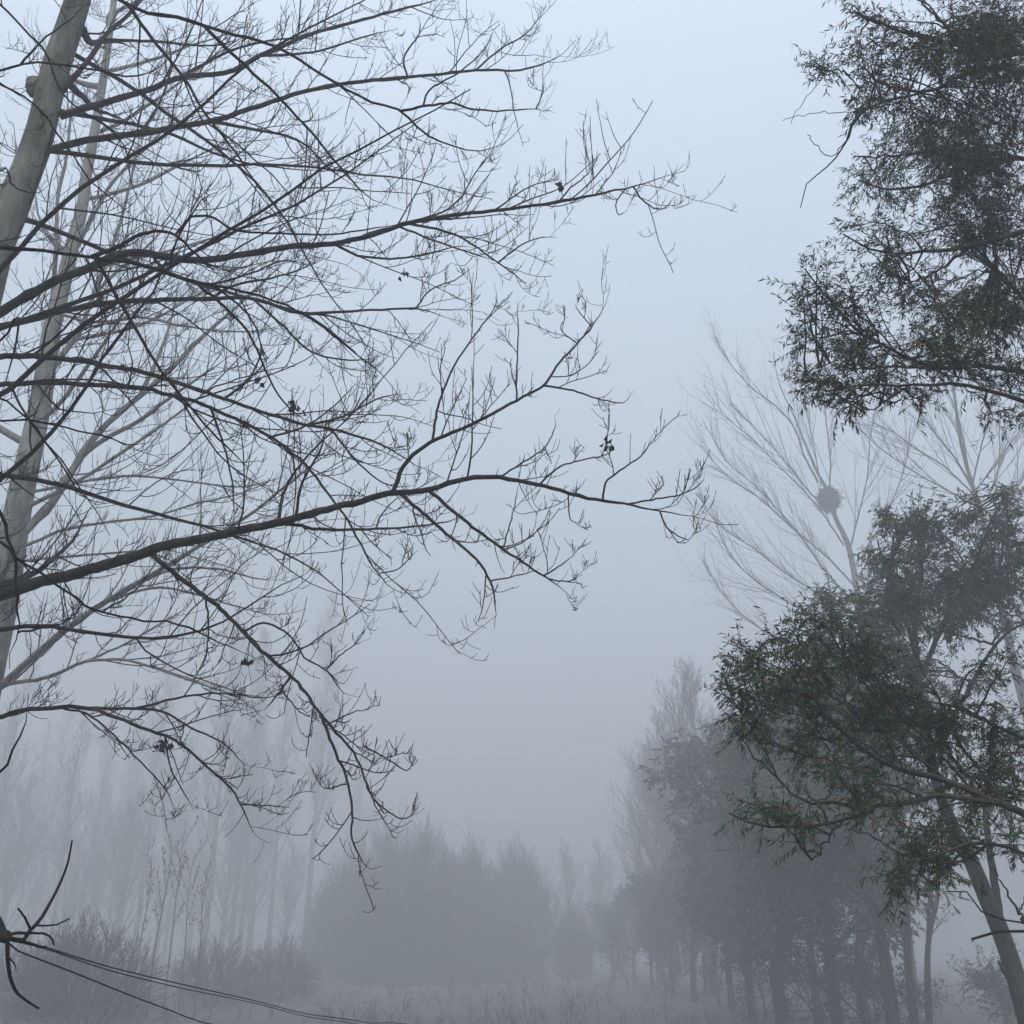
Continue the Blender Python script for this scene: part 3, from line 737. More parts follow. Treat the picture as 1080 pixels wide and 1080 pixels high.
R1_cl = [(c_[0], c_[1], c_[2], c_[3], c_[4] * QR, int(c_[5] * (1.45 if c_[1] > 600 else .95 if c_[0] < 915 else 1.35 if c_[0] < 990 else 1.8))) for c_ in R1_cl]
leafy_traced(R1, R1_specs, R1_cl, rg, M['willow_bark'], M['willow_leaf'], (.012, .034), .18, .0016, q=QR, leaves_per=18)

# R3 : leaning leafy tree a little further on
rg = np.random.default_rng(34)
Y3 = 8.3
Q3 = 8.3 / 13.5
t3 = [(1132, 1200), (1100, 1120), (1085, 1080), (1069, 1023), (1055, 982), (1038, 941), (1021, 901), (1002, 865), (988, 825), (975, 770), (968, 710), (965, 650), (972, 605), (968, 575), (975, 550)]
w3 = [22, 21, 20, 19, 18, 17, 15, 13, 11, 9, 7, 5, 4, 3, 1.5]
g, P3_, R3_ = traced_trunk(None, t3, Y3, w3, None)
P3_ = np.vstack([[P3_[0][0], P3_[0][1], min(-.1, P3_[0][2])], P3_]) if P3_[0][2] > 0 else P3_
R3_ = np.concatenate([[R3_[0]], R3_]) if len(R3_) < len(P3_) else R3_
R3 = thing('willow_tree', 'leafy tree with a leaning grey trunk standing at the edge of the pale field', 'tree', (P3_[0][0], P3_[0][1], 0), 'leafy trees beside the road')
g = Geo(); g.tubes(P3_, R3_, 14)
sn = at(1068, 1035, Y3 - .1)
g.tubes(np.array([sn, sn + [-.06, -.02, .08], sn + [-.09, -.02, .14]]), np.array([.03, .025, .004]), 7)
g.build('trunk', M['willow_bark'], R3)
R3_specs = [
 dict(main=([(1053, 975), (1053, 958), (1049, 931), (1044, 901), (1040, 860), (1045, 800), (1050, 740)], 13.5, 13.8, 9, 3)),
 dict(main=([(985, 815), (1000, 770), (1025, 720), (1050, 680), (1075, 660), (1100, 655)], 13.5, 12.5, 7, 2), subs=[([(1050, 680), (1020, 672), (989, 665)], -.4, 3, 1.2), ([(1025, 720), (1000, 708), (985, 707)], -.3, 2, 1)]),
 dict(main=([(968, 720), (990, 670), (1010, 630), (1030, 590), (1045, 550), (1060, 520)], 13.5, 12.8, 6, 1.6), subs=[([(1010, 630), (1040, 610), (1070, 600)], .3, 3, 1.2)]),
 dict(main=([(966, 690), (950, 640), (935, 600), (925, 570)], 13.5, 13, 5, 1.5), subs=[([(935, 600), (950, 565), (965, 540)], .3, 3, 1)]),
 dict(main=([(972, 760), (930, 720), (890, 690), (860, 660)], 13.5, 12.5, 6, 1.5), subs=[([(890, 690), (880, 650), (872, 625)], .3, 3, 1)]),
 dict(main=([(978, 785), (950, 770), (900, 750), (850, 745), (810, 730)], 13.5, 14.5, 6, 1.5)),
]
R3_cl = [(935, 545, 22, 16, 13, 18), (965, 545, 36, 24, 13, 40), (1010, 550, 36, 30, 13, 44), (1058, 530, 26, 32, 13, 34), (1075, 560, 20, 50, 13, 36), (930, 590, 26, 28, 13, 32), (975, 645, 40, 36, 13, 50), (1000, 612, 44, 36, 13, 50), (950, 705, 36, 30, 13, 46), (1012, 655, 40, 20, 13, 36), (1042, 640, 40, 24, 13, 40), (940, 650, 36, 36, 13, 44), (975, 715, 26, 26, 13, 30), (925, 630, 34, 30, 13, 40), (955, 665, 40, 28, 13, 40), (1000, 675, 40, 20, 13, 26), (1050, 580, 40, 30, 13, 44), (1072, 610, 24, 30, 13, 30), (990, 560, 40, 24, 13, 40), (975, 590, 44, 34, 13, 56), (1030, 595, 44, 36, 13, 60), (1065, 625, 30, 30, 13, 40), (960, 630, 40, 28, 13, 44), (1010, 640, 50, 26, 13, 50), (1060, 655, 30, 12, 13, 14),
         (870, 645, 36, 32, 12.8, 44), (905, 660, 40, 40, 13, 56), (845, 690, 40, 30, 12.8, 40), (940, 690, 44, 34, 13, 50), (820, 720, 40, 26, 14.3, 34), (880, 720, 50, 36, 14, 50), (1000, 740, 40, 20, 13, 20), (1045, 720, 30, 14, 13, 8), (1060, 770, 36, 26, 13.7, 30), (930, 780, 40, 24, 14.3, 30), (1055, 860, 30, 20, 13.7, 10)]
for spx in R3_specs:
    m_ = spx['main']
    spx['main'] = (m_[0], m_[1] * Q3, m_[2] * Q3, m_[3], m_[4])
    spx['subs'] = [(a_, b_ * Q3, c_, d_) for a_, b_, c_, d_ in spx.get('subs', [])]
R3_cl = [(*c_[:4], c_[4] * Q3, int(c_[5] * 1.9)) for c_ in R3_cl]
leafy_traced(R3, R3_specs, R3_cl, rg, M['willow_bark'], M['willow_leaf'], (.03, .07), .2, .003, q=Q3)

# ------------------------------------------------------------------ tree kinds that are repeated
def leafy_tree(root, h, rg, trunk_r, crown_r, crown_lo, nl=16, n2=9, n3=6, nleaf=9, leafL=(.09, .16), fork=False, leaf='row_leaf', dens=1.0):
    tp = spline([[0, 0, -.15], [rg.normal() * .06, 0, h * .2], [rg.normal() * .2, rg.normal() * .1, h * .45], [rg.normal() * .3, rg.normal() * .2, h * .7], [rg.normal() * .4, rg.normal() * .2, h * .95]], 24)
    tr = trunk_r * np.interp(np.linspace(0, 1, 24), [0, .06, .5, 1], [1.35, 1, .6, .06])
    g = Geo(); g.tubes(tp + np.array(root.location), tr, 12)
    g.build('trunk', M['willow_bark'], root)
    g = Geo()
    s, d, t, r, pl = spawn(tp[None], tr[None], nl, crown_lo, .97, (R(25), R(60)), rg, upb=.15)
    L = crown_r * (.55 + .6 * rg.random(nl)) * (1.25 - .75 * np.clip((t - crown_lo) / (1 - crown_lo), 0, 1))
    C = grow(s, d, L, 9, .45, .1, rg)
    RC = taper(np.minimum(r * .6, trunk_r * .4), .008, 9)
    g.tubes(C, RC, 6, 0)
    s, d, t, r, pl = spawn(C, RC, n2, .2, 1.0, (R(25), R(65)), rg, upb=.1)
    C2 = grow(s, d, pl * (.25 + .35 * rg.random(len(s))), 6, .25, .13, rg)
    R2 = taper(np.minimum(r * .6, .018), .004, 6)
    g.tubes(C2, R2, 4, 0)
    s, d, t, r, pl = spawn(C2, R2, n3, .2, 1.0, (R(25), R(75)), rg)
    C3 = grow(s, d, .15 + .4 * rg.random(len(s)), 5, -.1, .15, rg)
    R3 = taper(np.full(len(s), .005), .002, 5)
    g.tubes(C3, R3, 3, 0)
    if nleaf:
        s, d, t, r, pl = spawn(C3, R3, nleaf, .1, 1.0, (R(25), R(80)), rg)
        d = d + np.array([0, 0, -.5]) + rg.normal(size=d.shape) * .3
        k = rg.random(len(s)) < dens
        s, d = s[k], d[k]
        LL = leafL[0] + (leafL[1] - leafL[0]) * rg.random(len(s))
        g.leaves(s, d, LL, LL * .3, rg, 1)
    for i in range(len(g.v)):
        g.v[i] = g.v[i] + np.array(root.location)
    g.build('crown', [M['willow_bark'], M[leaf]], root)
    root.scale = (FQ, FQ, FQ)

def bare_tree(root, h, rg, trunk_r, lo, nl=40, n2=9, n3=6, spread=(22, 42), lf=.42, wood='grey_bark', tw='brown_twig', rt=.005, up=.35, top=.97, stems=1, wide=.22):
    loc = np.array(root.location)
    gt, g = Geo(), Geo()
    for q in range(stems):
        a = 2 * math.pi * q / max(stems, 1) + rg.random()
        k = 0 if stems == 1 else wide * h * (.15 + .85 * rg.random())
        hh = h * (1 if stems == 1 else (.72 + .28 * rg.random()) * math.sqrt(max(.3, 1 - (.8 * k / (wide * h + 1e-6)) ** 2)))
        bs = 0 if stems == 1 else k * .55
        tp = spline([[bs * math.cos(a), bs * math.sin(a), -.15], [(bs * .6 + k * .3) * math.cos(a) + rg.normal() * .03, (bs * .6 + k * .3) * math.sin(a), hh * .3], [k * .75 * math.cos(a) + rg.normal() * .1, k * .75 * math.sin(a), hh * .65], [k * math.cos(a) + rg.normal() * .12, k * math.sin(a), hh]], 26)
        tr = trunk_r * np.interp(np.linspace(0, 1, 26), [0, .05, .6, 1], [1.3, 1, .5, .03])
        gt.tubes(tp + loc, tr, 10)
        s, d, t, r, pl = spawn(tp[None], tr[None], nl, lo, top, (R(spread[0]), R(spread[1])), rg)
        L = h * lf * (1.08 - .9 * np.clip((t - lo) / (1 - lo), 0, 1)) * (.7 + .5 * rg.random(nl))
        C = grow(s, d, L, 9, up, .05, rg)
        RC = taper(np.minimum(r * .55, .05), rt * .9, 9)
        g.tubes(C, RC, 5, 0)
        s, d, t, r, pl = spawn(C, RC, n2, .12, .98, (R(18), R(45)), rg, upb=.1)
        C2 = grow(s, d, pl * (.2 + .35 * rg.random(len(s))) * (1.15 - .6 * t), 6, .3, .06, rg)
        R2 = taper(np.minimum(r * .6, .012), rt * .8, 6)
        g.tubes(C2, R2, 4, 1)
        s, d, t, r, pl = spawn(C2, R2, n3, .15, 1.0, (R(20), R(50)), rg, upb=.1)
        C3 = grow(s, d, np.clip(pl * (.3 + .5 * rg.random(len(s))), .15, .9), 5, .3, .08, rg)
        R3 = taper(np.minimum(r * .8, rt), rt * .6, 5)
        g.tubes(C3, R3, 3, 1)
    gt.build('trunk', M[wood], root)
    for i in range(len(g.v)):
        g.v[i] = g.v[i] + loc
    g.build('crown', [M[wood], M[tw]], root)
    root.scale = (FQ, FQ, FQ)

FQ = 1.3                         # size and distance of everything from the row trees on
def gp(px, Y):
    """ground point under photo column px (taken at the horizon) at distance Y"""
    p = at(px, 1000, Y * FQ)
    return (p[0], Y * FQ, 0.0)

# tall bare poplars behind the willow
PG = 'tall bare poplars in the mist'
rg = np.random.default_rng(51)
# P1 : the nest tree, limbs traced from the photograph
def fan_poplar(root, t_poly, widths, Y, limbs, rg, dens=2.6, scale=2.0):
    widths = [w_ * .58 for w_ in widths]
    g, Pt, Rt = traced_trunk(None, t_poly, Y, widths, None)
    Pt = np.vstack([[Pt[0][0], Pt[0][1], -.2], Pt]); Rt = np.concatenate([[Rt[0] * 1.2], Rt])
    root.location = (Pt[0][0], Pt[0][1], 0)
    g = Geo(); g.tubes(Pt, Rt, 12); g.build('trunk', M['branch_bark'], root)
    for poly, dY, a, b in limbs:
        L3, LY = lift(poly, Y, Y + dY)
        K = max(14, 4 * len(poly))
        Pl = kink(spline(L3, K), .006, rg)
        Rl = (a * .5 * (1 - np.linspace(0, 1, K)) + b * .8 * np.linspace(0, 1, K)) * px_m(*poly[0], Y) / 2
        gb = Geo(); gb.tubes(Pl, Rl, 6)
        gtw = gb
        n1 = int(np.linalg.norm(np.diff(Pl, axis=0), axis=1).sum() * dens)
        s, d, t, r, pl_ = spawn(Pl[None], Rl[None], n1, .1, .98, (R(12), R(30)), rg, upb=.15)
        C = grow(s, d, scale * (.5 + 1.5 * rg.random(n1)) * (1.1 - .6 * t), 7, .3, .03, rg)
        RC = taper(np.minimum(r * .6, .014), .005, 7); gtw.tubes(C, RC, 4, 1)
        s, d, t, r, pl_ = spawn(C, RC, 5, .15, 1, (R(18), R(42)), rg, upb=.1)
        C2 = grow(s, d, pl_ * (.2 + .35 * rg.random(len(s))), 5, .25, .06, rg)
        gtw.tubes(C2, taper(np.minimum(r * .8, .007), .0042, 5), 3, 1)
        gb.build('branch', [M['branch_bark'], M['twig']], root)

Yn = 34.0
P1 = thing('poplar_tree', 'tall bare poplar holding a round bird nest in its fanned branches', 'tree', group=PG)
fan_poplar(P1, [(965, 1060), (945, 900), (925, 760), (908, 650), (896, 580), (881, 546), (874, 520), (863, 500), (850, 470), (838, 440), (822, 405), (815, 370)], [20, 18, 16, 13, 10, 8, 6, 5, 4, 3, 2, 1.2], Yn,
  [([(863, 509), (848, 480), (837, 450), (818, 428), (793, 409), (770, 383), (754, 355)], -1.5, 5, 1.2), ([(876, 540), (855, 520), (835, 495), (815, 472), (790, 445), (770, 425)], -1, 4, 1.2),
   ([(890, 575), (870, 545), (850, 520), (820, 490), (795, 465), (765, 440), (740, 424)], 1.5, 4.5, 1.2), ([(905, 640), (870, 602), (844, 565), (822, 539), (793, 509), (767, 487), (741, 443)], 2, 6, 1.2), ([(903, 620), (875, 590), (840, 560), (800, 525), (765, 500), (738, 470)], -2, 5, 1.2),
   ([(908, 650), (870, 630), (830, 605), (790, 575), (755, 550), (735, 520)], 1, 5, 1.2), ([(914, 690), (880, 665), (840, 640), (800, 615), (770, 585), (752, 545)], -1.6, 5, 1.2), ([(920, 730), (880, 710), (830, 680), (785, 650), (755, 615), (740, 590)], 1.6, 5, 1.2),
   ([(874, 525), (876, 490), (872, 450), (868, 410), (860, 370)], .8, 4, 1.2), ([(896, 580), (905, 545), (915, 500), (918, 460), (925, 420)], 1, 4, 1.2), ([(900, 600), (920, 570), (940, 530), (955, 490), (960, 450)], -1, 4, 1.2), ([(866, 512), (858, 470), (850, 430), (840, 390), (838, 350)], .3, 3, 1)], rg)
# the nest
nc = at(874, 527, Yn)
g = Geo()
rn = .36
u, v_ = np.meshgrid(np.linspace(0, 2 * math.pi, 17), np.linspace(.02, math.pi - .02, 11), indexing='ij')
pts = np.stack([np.cos(u) * np.sin(v_), np.sin(u) * np.sin(v_), 1.12 * np.cos(v_)], -1) * rn * .62
pts *= (.9 + .10 * np.sin(3 * u + 2 * v_) + .08 * np.cos(5 * v_ + 2 * u) + .05 * np.sin(7 * u))[..., None]
pts[-1] = pts[0]
i, j = np.meshgrid(np.arange(16), np.arange(10), indexing='ij')
Q = np.stack([i * 11 + j, (i + 1) * 11 + j, (i + 1) * 11 + j + 1, i * 11 + j + 1], -1).reshape(-1, 4)
g.quads(pts.reshape(-1, 3) + nc, Q)
n = 560
dv = unit(rg.normal(size=(n, 3)))
tn = unit(np.cross(dv, rg.normal(size=(n, 3))))
st = nc + dv * rn * np.array([.92, .92, 1.2]) * (.5 + .55 * rg.random((n, 1)))
ln = .2 + .6 * rg.random((n, 1)) ** 2 + .35 * (rg.random((n, 1)) < .12)
Pn = np.stack([st - tn * ln / 2, st + dv * .03, st + tn * ln / 2 + dv * .02], 1)
g.tubes(Pn, np.full((n, 3), .011), 4)
tag(g.build('bird_nest', M['nest']), 'round dark bird nest of sticks wedged high in a misty bare poplar', 'nest')

Yp = 27.0
P2r = thing('poplar_tree', 'bare poplar fanning out between the two banks of willow foliage on the right', 'tree', group=PG)
fan_poplar(P2r, [(1145, 1070), (1120, 930), (1098, 820), (1080, 740), (1067, 690), (1048, 600), (1034, 540), (1022, 500), (1012, 460), (1005, 400), (1000, 340), (998, 280)], [26, 23, 20, 18, 15, 11, 9, 7, 5, 4, 3, 1.5], Yp,
  [([(1026, 515), (1007, 483), (990, 462), (981, 450), (970, 435), (959, 417), (950, 395)], 1, 6, 1.2), ([(1022, 500), (1015, 461), (1010, 440), (1006, 417), (1000, 380)], -.8, 5, 1.2), ([(1030, 525), (1000, 495), (970, 475), (940, 455), (918, 445)], .8, 4.5, 1.2), ([(1032, 535), (995, 515), (960, 495), (925, 470), (905, 450)], -1, 4.5, 1.2),
   ([(1026, 510), (1035, 470), (1045, 430), (1050, 390)], .8, 4, 1.2), ([(1028, 518), (1050, 490), (1068, 465), (1085, 440)], -.8, 4, 1.2), ([(1034, 540), (1052, 500), (1054, 455), (1052, 420)], .6, 3.5, 1.2), ([(1040, 565), (1070, 520), (1090, 480), (1105, 440)], .6, 5, 1.2)], rg, dens=2.8, scale=1.6)

# three kinds of tall bare poplar for the distance
rg = np.random.default_rng(61)
far_bare = []
def new_poplar(px, Y, h, label, lo, spread=(18, 36), seed=0, tr=.2, **kw):
    o = thing('poplar_tree', label, 'tree', gp(px, Y), PG)
    bare_tree(o, h, np.random.default_rng(seed), tr, lo, spread=spread, tw='brown_twig', **kw)
    return o
A1 = new_poplar(748, 31, 9, 'misty brownish bare tree rising behind the left end of the willow foliage', .18, seed=3, nl=44, tr=.2, rt=.007)
A2 = new_poplar(322, 56, 20, 'faint tall poplar trunk showing through the fog, most distinct of those at left', .3, seed=4, nl=46, tr=.17, spread=(14, 30), lf=.2, rt=.009)
A3 = new_poplar(712, 36, 8.6, 'faint bare tree filling the gap beside the misty brownish one', .2, seed=5, nl=40, tr=.17, rt=.007)
far = [
 (A1, 696, 42, .95, 'pale ghostly bare tree near the middle, leftmost of the tall bare ones at right'),
 (A3, 800, 36, 1.05, 'bare tree half hidden behind the lower willow foliage'),
 (A2, 252, 60, .95, 'thick vague poplar trunk left of the most distinct foggy trunk'),
 (A2, 118, 72, .8, 'faint upright poplar above the reddish brown thicket'),
 (A2, 180, 76, .85, 'very faint poplar above the row of thin saplings'),
 (A2, 30, 66, .8, 'faint poplar at far left above the cables'),
 (A2, 372, 72, .75, 'barely visible poplar rising behind the big round brown tree'),
 (A3, 598, 60, .75, 'dim slender tree in the bright gap between the two misty banks'),
 (A3, 634, 64, .8, 'dimmest slender tree just right of the bright misty gap'),
 (A3, 560, 66, .75, 'ghostly thin tree behind the smaller brown round tree'),
]
for i, (o, px, Y, s, lab) in enumerate(far):
    dup(o, gp(px, Y), 1.3 * i + .5, s, lab, PG)

# the pale stand behind the brush on the left: faint trees nobody could tell apart
rg = np.random.default_rng(64)
for i in range(22):
    o = [A2, A3, A2, A1][i % 4]
    px_, Yd = -60 + 16.5 * i + 14 * rg.random(), 46 + 24 * rg.random()
    dup(o, gp(px_, Yd), 6.3 * rg.random(), (.55 + .3 * rg.random()) * (1 if o is A2 else 1.25), 'one of the barely visible trees in the pale stand behind the brush at left', 'barely visible trees of the pale stand at left')

# ---- leafy row on the right
RG = 'leafy trees in a row receding into the mist'
def row_x(Y):
    return 570 + 4.9 * F / Y
def new_leafy(px, Y, h, tr, cr, lo, label, seed, **kw):
    Y, h, tr, cr = Y * .85, h * .8, tr * .8, cr * .85
    o = thing('row_tree', label, 'tree', gp(px, Y), RG)
    leafy_tree(o, h, np.random.default_rng(seed), tr, cr, lo, nl=20, n2=10, n3=8, nleaf=8, **kw)
    return o
L1 = new_leafy(927, 15.5, 5.0, .11, 2.1, .34, 'row tree with a stout dark trunk, nearest of the leafy row on the right', 173)
L2 = new_leafy(877, 18.0, 5.1, .12, 2.1, .3, 'second leafy tree of the row, a straight dark trunk next to the stoutest', 72)
L3 = new_leafy(821, 21.5, 5.2, .15, 2.3, .3, 'third leafy row tree with a forked limb leaving its broad trunk', 73)
rowcopies = [
 (L2, 788, 25, .86, 'thin-trunked leafy tree just left of the forked row tree'),
 (L1, 769, 27.5, .86, 'row tree whose thick grey trunk stands left of the thin one'),
 (L3, 730, 33, .72, 'mid row leafy tree turning blue green in the fog'),
 (L2, 708, 37, .7, 'leafy row tree with slim trunk left of the blue green one'),
 (L1, 687, 42, .75, 'hazy leafy tree with slender trunk, third from the far end of the row'),
 (L3, 668, 47, .7, 'hazy leafy tree, second from the far end of the row'),
 (L2, 646, 53, .65, 'faintest leafy tree at the far end of the row'),
 (L1, 858, 24, 1.0, 'leafy tree behind the row whose crown fills in between the dark trunks'),
 (L2, 905, 23, 1.0, 'leafy tree behind the nearest two row trees'),
 (L3, 752, 36, .82, 'leafy tree set back behind the middle of the row'),
]
for i, (o, px, Y, s, lab) in enumerate(rowcopies):
    dup(o, gp(px, Y * .85), 2.1 * i + .8, s, lab, RG)

# shoots of undergrowth among the row trunks
UG = 'leafy shoots under the row trees'
U1 = thing('sucker_bush', 'leafy sucker bush at the foot of the two nearest row trees', 'bush', gp(902, 15), UG)
leafy_tree(U1, 1.5, np.random.default_rng(301), .02, .95, .08, nl=14, n2=7, n3=5, nleaf=6, leafL=(.05, .1), dens=.7)
for px, Y, sc_, lab in [(850, 17, .95, 'leafy sucker bush between the forked row tree and the straight trunk'), (800, 21, 1.0, 'leafy sucker bush left of the forked row tree'), (756, 25, 1.0, 'hazy sucker bush under the blue green row trees'), (935, 16, .8, 'small sucker bush beside the stoutest row trunk'), (700, 30, 1.0, 'faint sucker bush under the far slim row trees'), (660, 36, 1.0, 'faintest sucker bush near the far end of the row')]:
    dup(U1, gp(px, Y), px * .37, sc_, lab, UG)

# two thin trunks by the field
S1 = thing('young_tree', 'slim single-stemmed young tree between the leafy row and the pale field', 'tree', gp(953, 15.5), 'slim young trees at the field edge')
leafy_tree(S1, 5.2, np.random.default_rng(81), .065, 1.1, .5, nl=10, n2=6, n3=5, nleaf=5, leafL=(.05, .09), dens=.6)
S2 = thing('young_tree', 'slim young tree forking into two stems beside the pale field', 'tree', gp(979, 15.5), 'slim young trees at the field edge')
Sp = gp(979, 20.15)
rg = np.random.default_rng(82)
g = Geo()
st = spline([at(981, 1110, 20.15), at(980, 1080, 20.15), at(978, 1023, 20.15), at(980, 986, 20.15), at(988, 952, 20.15), at(990, 929, 20.15), at(1000, 890, 20.15), at(1005, 850, 20.15)], 30)
st = np.vstack([[st[0][0], 20.15, -.1], st])
g.tubes(st, np.linspace(.072, .018, 31), 9)
s2 = spline([at(979, 990, 20.15), at(980, 952, 20.1), at(980, 925, 20.05), at(974, 880, 20.05)], 16)
g.tubes(s2, np.linspace(.042, .014, 16), 7)
g.build('trunk', M['willow_bark'], S2)
g = Geo()
for ln_, rr in ((st, np.linspace(.072, .018, 31)), (s2, np.linspace(.042, .014, 16))):
    s, d, t, r, pl = spawn(ln_[None], rr[None], 12, .4, 1, (R(35), R(70)), rg)
    C = grow(s, d, .5 + .8 * rg.random(len(s)), 7, .3, .1, rg); RC = taper(np.minimum(r * .5, .012), .004, 7)
    g.tubes(C, RC, 4)
    s, d, t, r, pl = spawn(C, RC, 6, .2, 1, (R(25), R(65)), rg)
    C2 = grow(s, d, .15 + .3 * rg.random(len(s)), 5, .1, .1, rg); R2 = taper(np.full(len(s), .004), .002, 5)
    g.tubes(C2, R2, 3)
    s, d, t, r, pl = spawn(C2, R2, 5, .1, 1, (R(25), R(80)), rg)
    g.leaves(s, d + [0, 0, -.5], .05 + .04 * rg.random(len(s)), .016 + .01 * rg.random(len(s)), rg, 1)
g.build('crown', [M['willow_bark'], M['row_leaf']], S2)

# ---- left background: round brown trees, thicket, saplings
BG = 'rounded brown bare trees in the fog'
def dome_bush(root, h, wide, rg, stems, ntw, nsub, r0, rt, flat=.75):
    """stems from one stool, fine twigs filling a ragged dome; every twig leaves a stem or limb"""
    loc = np.array(root.location)
    gt, g = Geo(), Geo()
    pts = []
    lump = rg.random(6) * 6.28
    def top(az):
        return 1 + .10 * np.sin(2 * az + lump[0]) + .08 * np.sin(3 * az + lump[1]) + .06 * np.sin(5 * az + lump[2])
    for q in range(stems):
        az = 2 * math.pi * (q + rg.random()) / stems
        rr = math.sqrt(rg.random()) * .8
        z = h * math.sqrt(max(.05, 1 - rr ** 2)) * (.55 + .28 * rg.random())
        e = np.array([rr * wide * math.cos(az), rr * wide * math.sin(az), z])
        b0 = e * np.array([.3, .3, 0]) + [0, 0, -.1]
        P_ = kink(spline([b0, b0 * .5 + e * np.array([.45, .45, .35]), e * np.array([.85, .85, .72]), e], 14), .02 * h / 5, rg)
        gt.tubes(P_ + loc, np.linspace(r0, rt * 2, 14), 6)
        pts.append(P_[2:])
        s, d, t, r, pl = spawn(P_[None], np.linspace(r0, rt * 2, 14)[None], 9, .15, .95, (R(25), R(60)), rg, upb=.2)
        C = grow(s, d, h * (.12 + .2 * rg.random(len(s))), 8, .4, .07, rg)
        g.tubes(C, taper(np.full(len(s), r0 * .4), rt * 1.3, 8), 4, 0)
        pts.append(C.reshape(-1, 3))
    pts = np.vstack(pts)
    az = 2 * math.pi * rg.random(ntw)
    ph = rg.random(ntw)
    rad = rg.random(ntw) ** .38
    cz = ph
    sr = np.sqrt(1 - cz ** 2)
    tgt = np.stack([wide * rad * sr * np.cos(az), wide * rad * sr * np.sin(az), h * rad * cz ** .7 * top(az)], 1)
    tgt += rg.normal(size=tgt.shape) * h * .02
    st = np.zeros_like(tgt)
    for a in range(0, ntw, 400):
        dd = np.linalg.norm(pts[None] - (tgt[a:a + 400] * .86)[:, None] + np.array([0, 0, h * .05]), axis=2)
        st[a:a + 400] = pts[np.argmin(dd, axis=1)]
    K = 7
    t = np.linspace(0, 1, K)[None, :, None]
    mid = (st + tgt) / 2 + rg.normal(size=tgt.shape) * h * .015 - np.array([0, 0, h * .01])
    S = (1 - t) ** 2 * st[:, None] + 2 * t * (1 - t) * mid[:, None] + t ** 2 * tgt[:, None]
    Rs = taper(np.full(ntw, rt * 1.2), rt * .8, K)
    g.tubes(S, Rs, 3, 1)
    s, d, t, r, pl = spawn(S, Rs, nsub, .2, 1.0, (R(15), R(50)), rg, upb=.35)
    C2 = grow(s, d, h * (.03 + .10 * rg.random(len(s)) ** 1.5), 5, .5, .06, rg)
    g.tubes(C2, taper(np.full(len(s), rt), rt * .6, 5), 3, 1)
    gt.build('trunk', M['brown_twig'], root)
    for i in range(len(g.v)):
        g.v[i] = g.v[i] + loc
    g.build('crown', [M['brown_twig'], M['brown_twig']], root)
    root.scale = (FQ, FQ, FQ)

def round_tree(px, Y, h, label, seed, wide=2.7, ntw=5200, stems=12):
    o = thing('round_tree', label, 'tree', gp(px, Y), BG)
    dome_bush(o, h, wide, np.random.default_rng(seed), stems, ntw, 5, .05, .006)
    return o
B1 = round_tree(425, 41, 5.6, 'broad rounded brown tree, darkest and widest mass left of centre', 91)
B2 = round_tree(545, 46, 5.2, 'smaller rounded brown tree right of the broad one', 92, wide=1.75, ntw=3600, stems=9)
dup(B2, gp(604, 46), 2.0, .55, 'low brown tree at the foot of the bright misty gap', BG)
dup(B1, gp(372, 44), 1.0, .8, 'rounded brown tree merging into the left flank of the broad one', BG)
dup(B2, gp(492, 43), 3.0, .95, 'rounded brown tree between the broad and the smaller one', BG)
dup(B1, gp(510, 44), 4.0, .7, 'faint low tree filling behind the gap of the brown round trees', BG)
TG = 'brush and saplings beyond the cables'
TH = thing('thicket', 'reddish brown thicket of fine stems beyond the cables', 'bush', gp(95, 19), TG)
dome_bush(TH, 1.75, 1.45, np.random.default_rng(95), 12, 1300, 4, .018, .0042)
dup(TH, gp(60, 23), 1.0, .95, 'low brown thicket left of the reddish brown one', TG)
dup(TH, gp(230, 26), 2.0, .85, 'small faint thicket right of the thin saplings', TG)
dup(TH, gp(295, 28), 2.6, .85, 'low faint thicket between the foggy trunks and the broad round tree', TG)
def sapling(px, Y, h, label, seed):
    o = thing('sapling', label, 'sapling', gp(px, Y), TG)
    rg2 = np.random.default_rng(seed)
    g = Geo()
    st = spline([np.array([0, 0, -.1]), np.array([rg2.normal() * .05, 0, h * .4]), np.array([rg2.normal() * .12, 0, h * .75]), np.array([rg2.normal() * .2, 0, h])], 16)
    rr = np.linspace(.022, .006, 16)
    g.tubes(st + np.array(o.location), rr, 6); g.build('trunk', M['brown_twig'], o)
    g = Geo()
    s, d, t, r, pl = spawn(st[None], rr[None], 10, .45, 1, (R(15), R(35)), rg2)
    C = grow(s, d, .35 + .5 * rg2.random(len(s)), 6, .4, .06, rg2); RC = taper(np.full(len(s), .007), .004, 6)
    g.tubes(C, RC, 4)
    s, d, t, r, pl = spawn(C, RC, 9, .3, 1, (R(20), R(60)), rg2)
    kk = rg2.random(len(s)) < .4 + .5 * t; s, d = s[kk] + rg2.normal(size=(kk.sum(), 3)) * .012, d[kk]
    g.leaves(s, d + [0, 0, .2], .03 + .10 * rg2.random(len(s)), .02 + .03 * rg2.random(len(s)), rg2, 1)
    for i in range(len(g.v)): g.v[i] = g.v[i] + np.array(o.location)
    g.build('crown', [M['brown_twig'], M['dry_leaf']], o)
    o.scale = (FQ, FQ, FQ)
    return o
sa = sapling(163, 22, 3.35, 'thin sapling with withered leaf tips, tallest of the group behind the cables', 1)
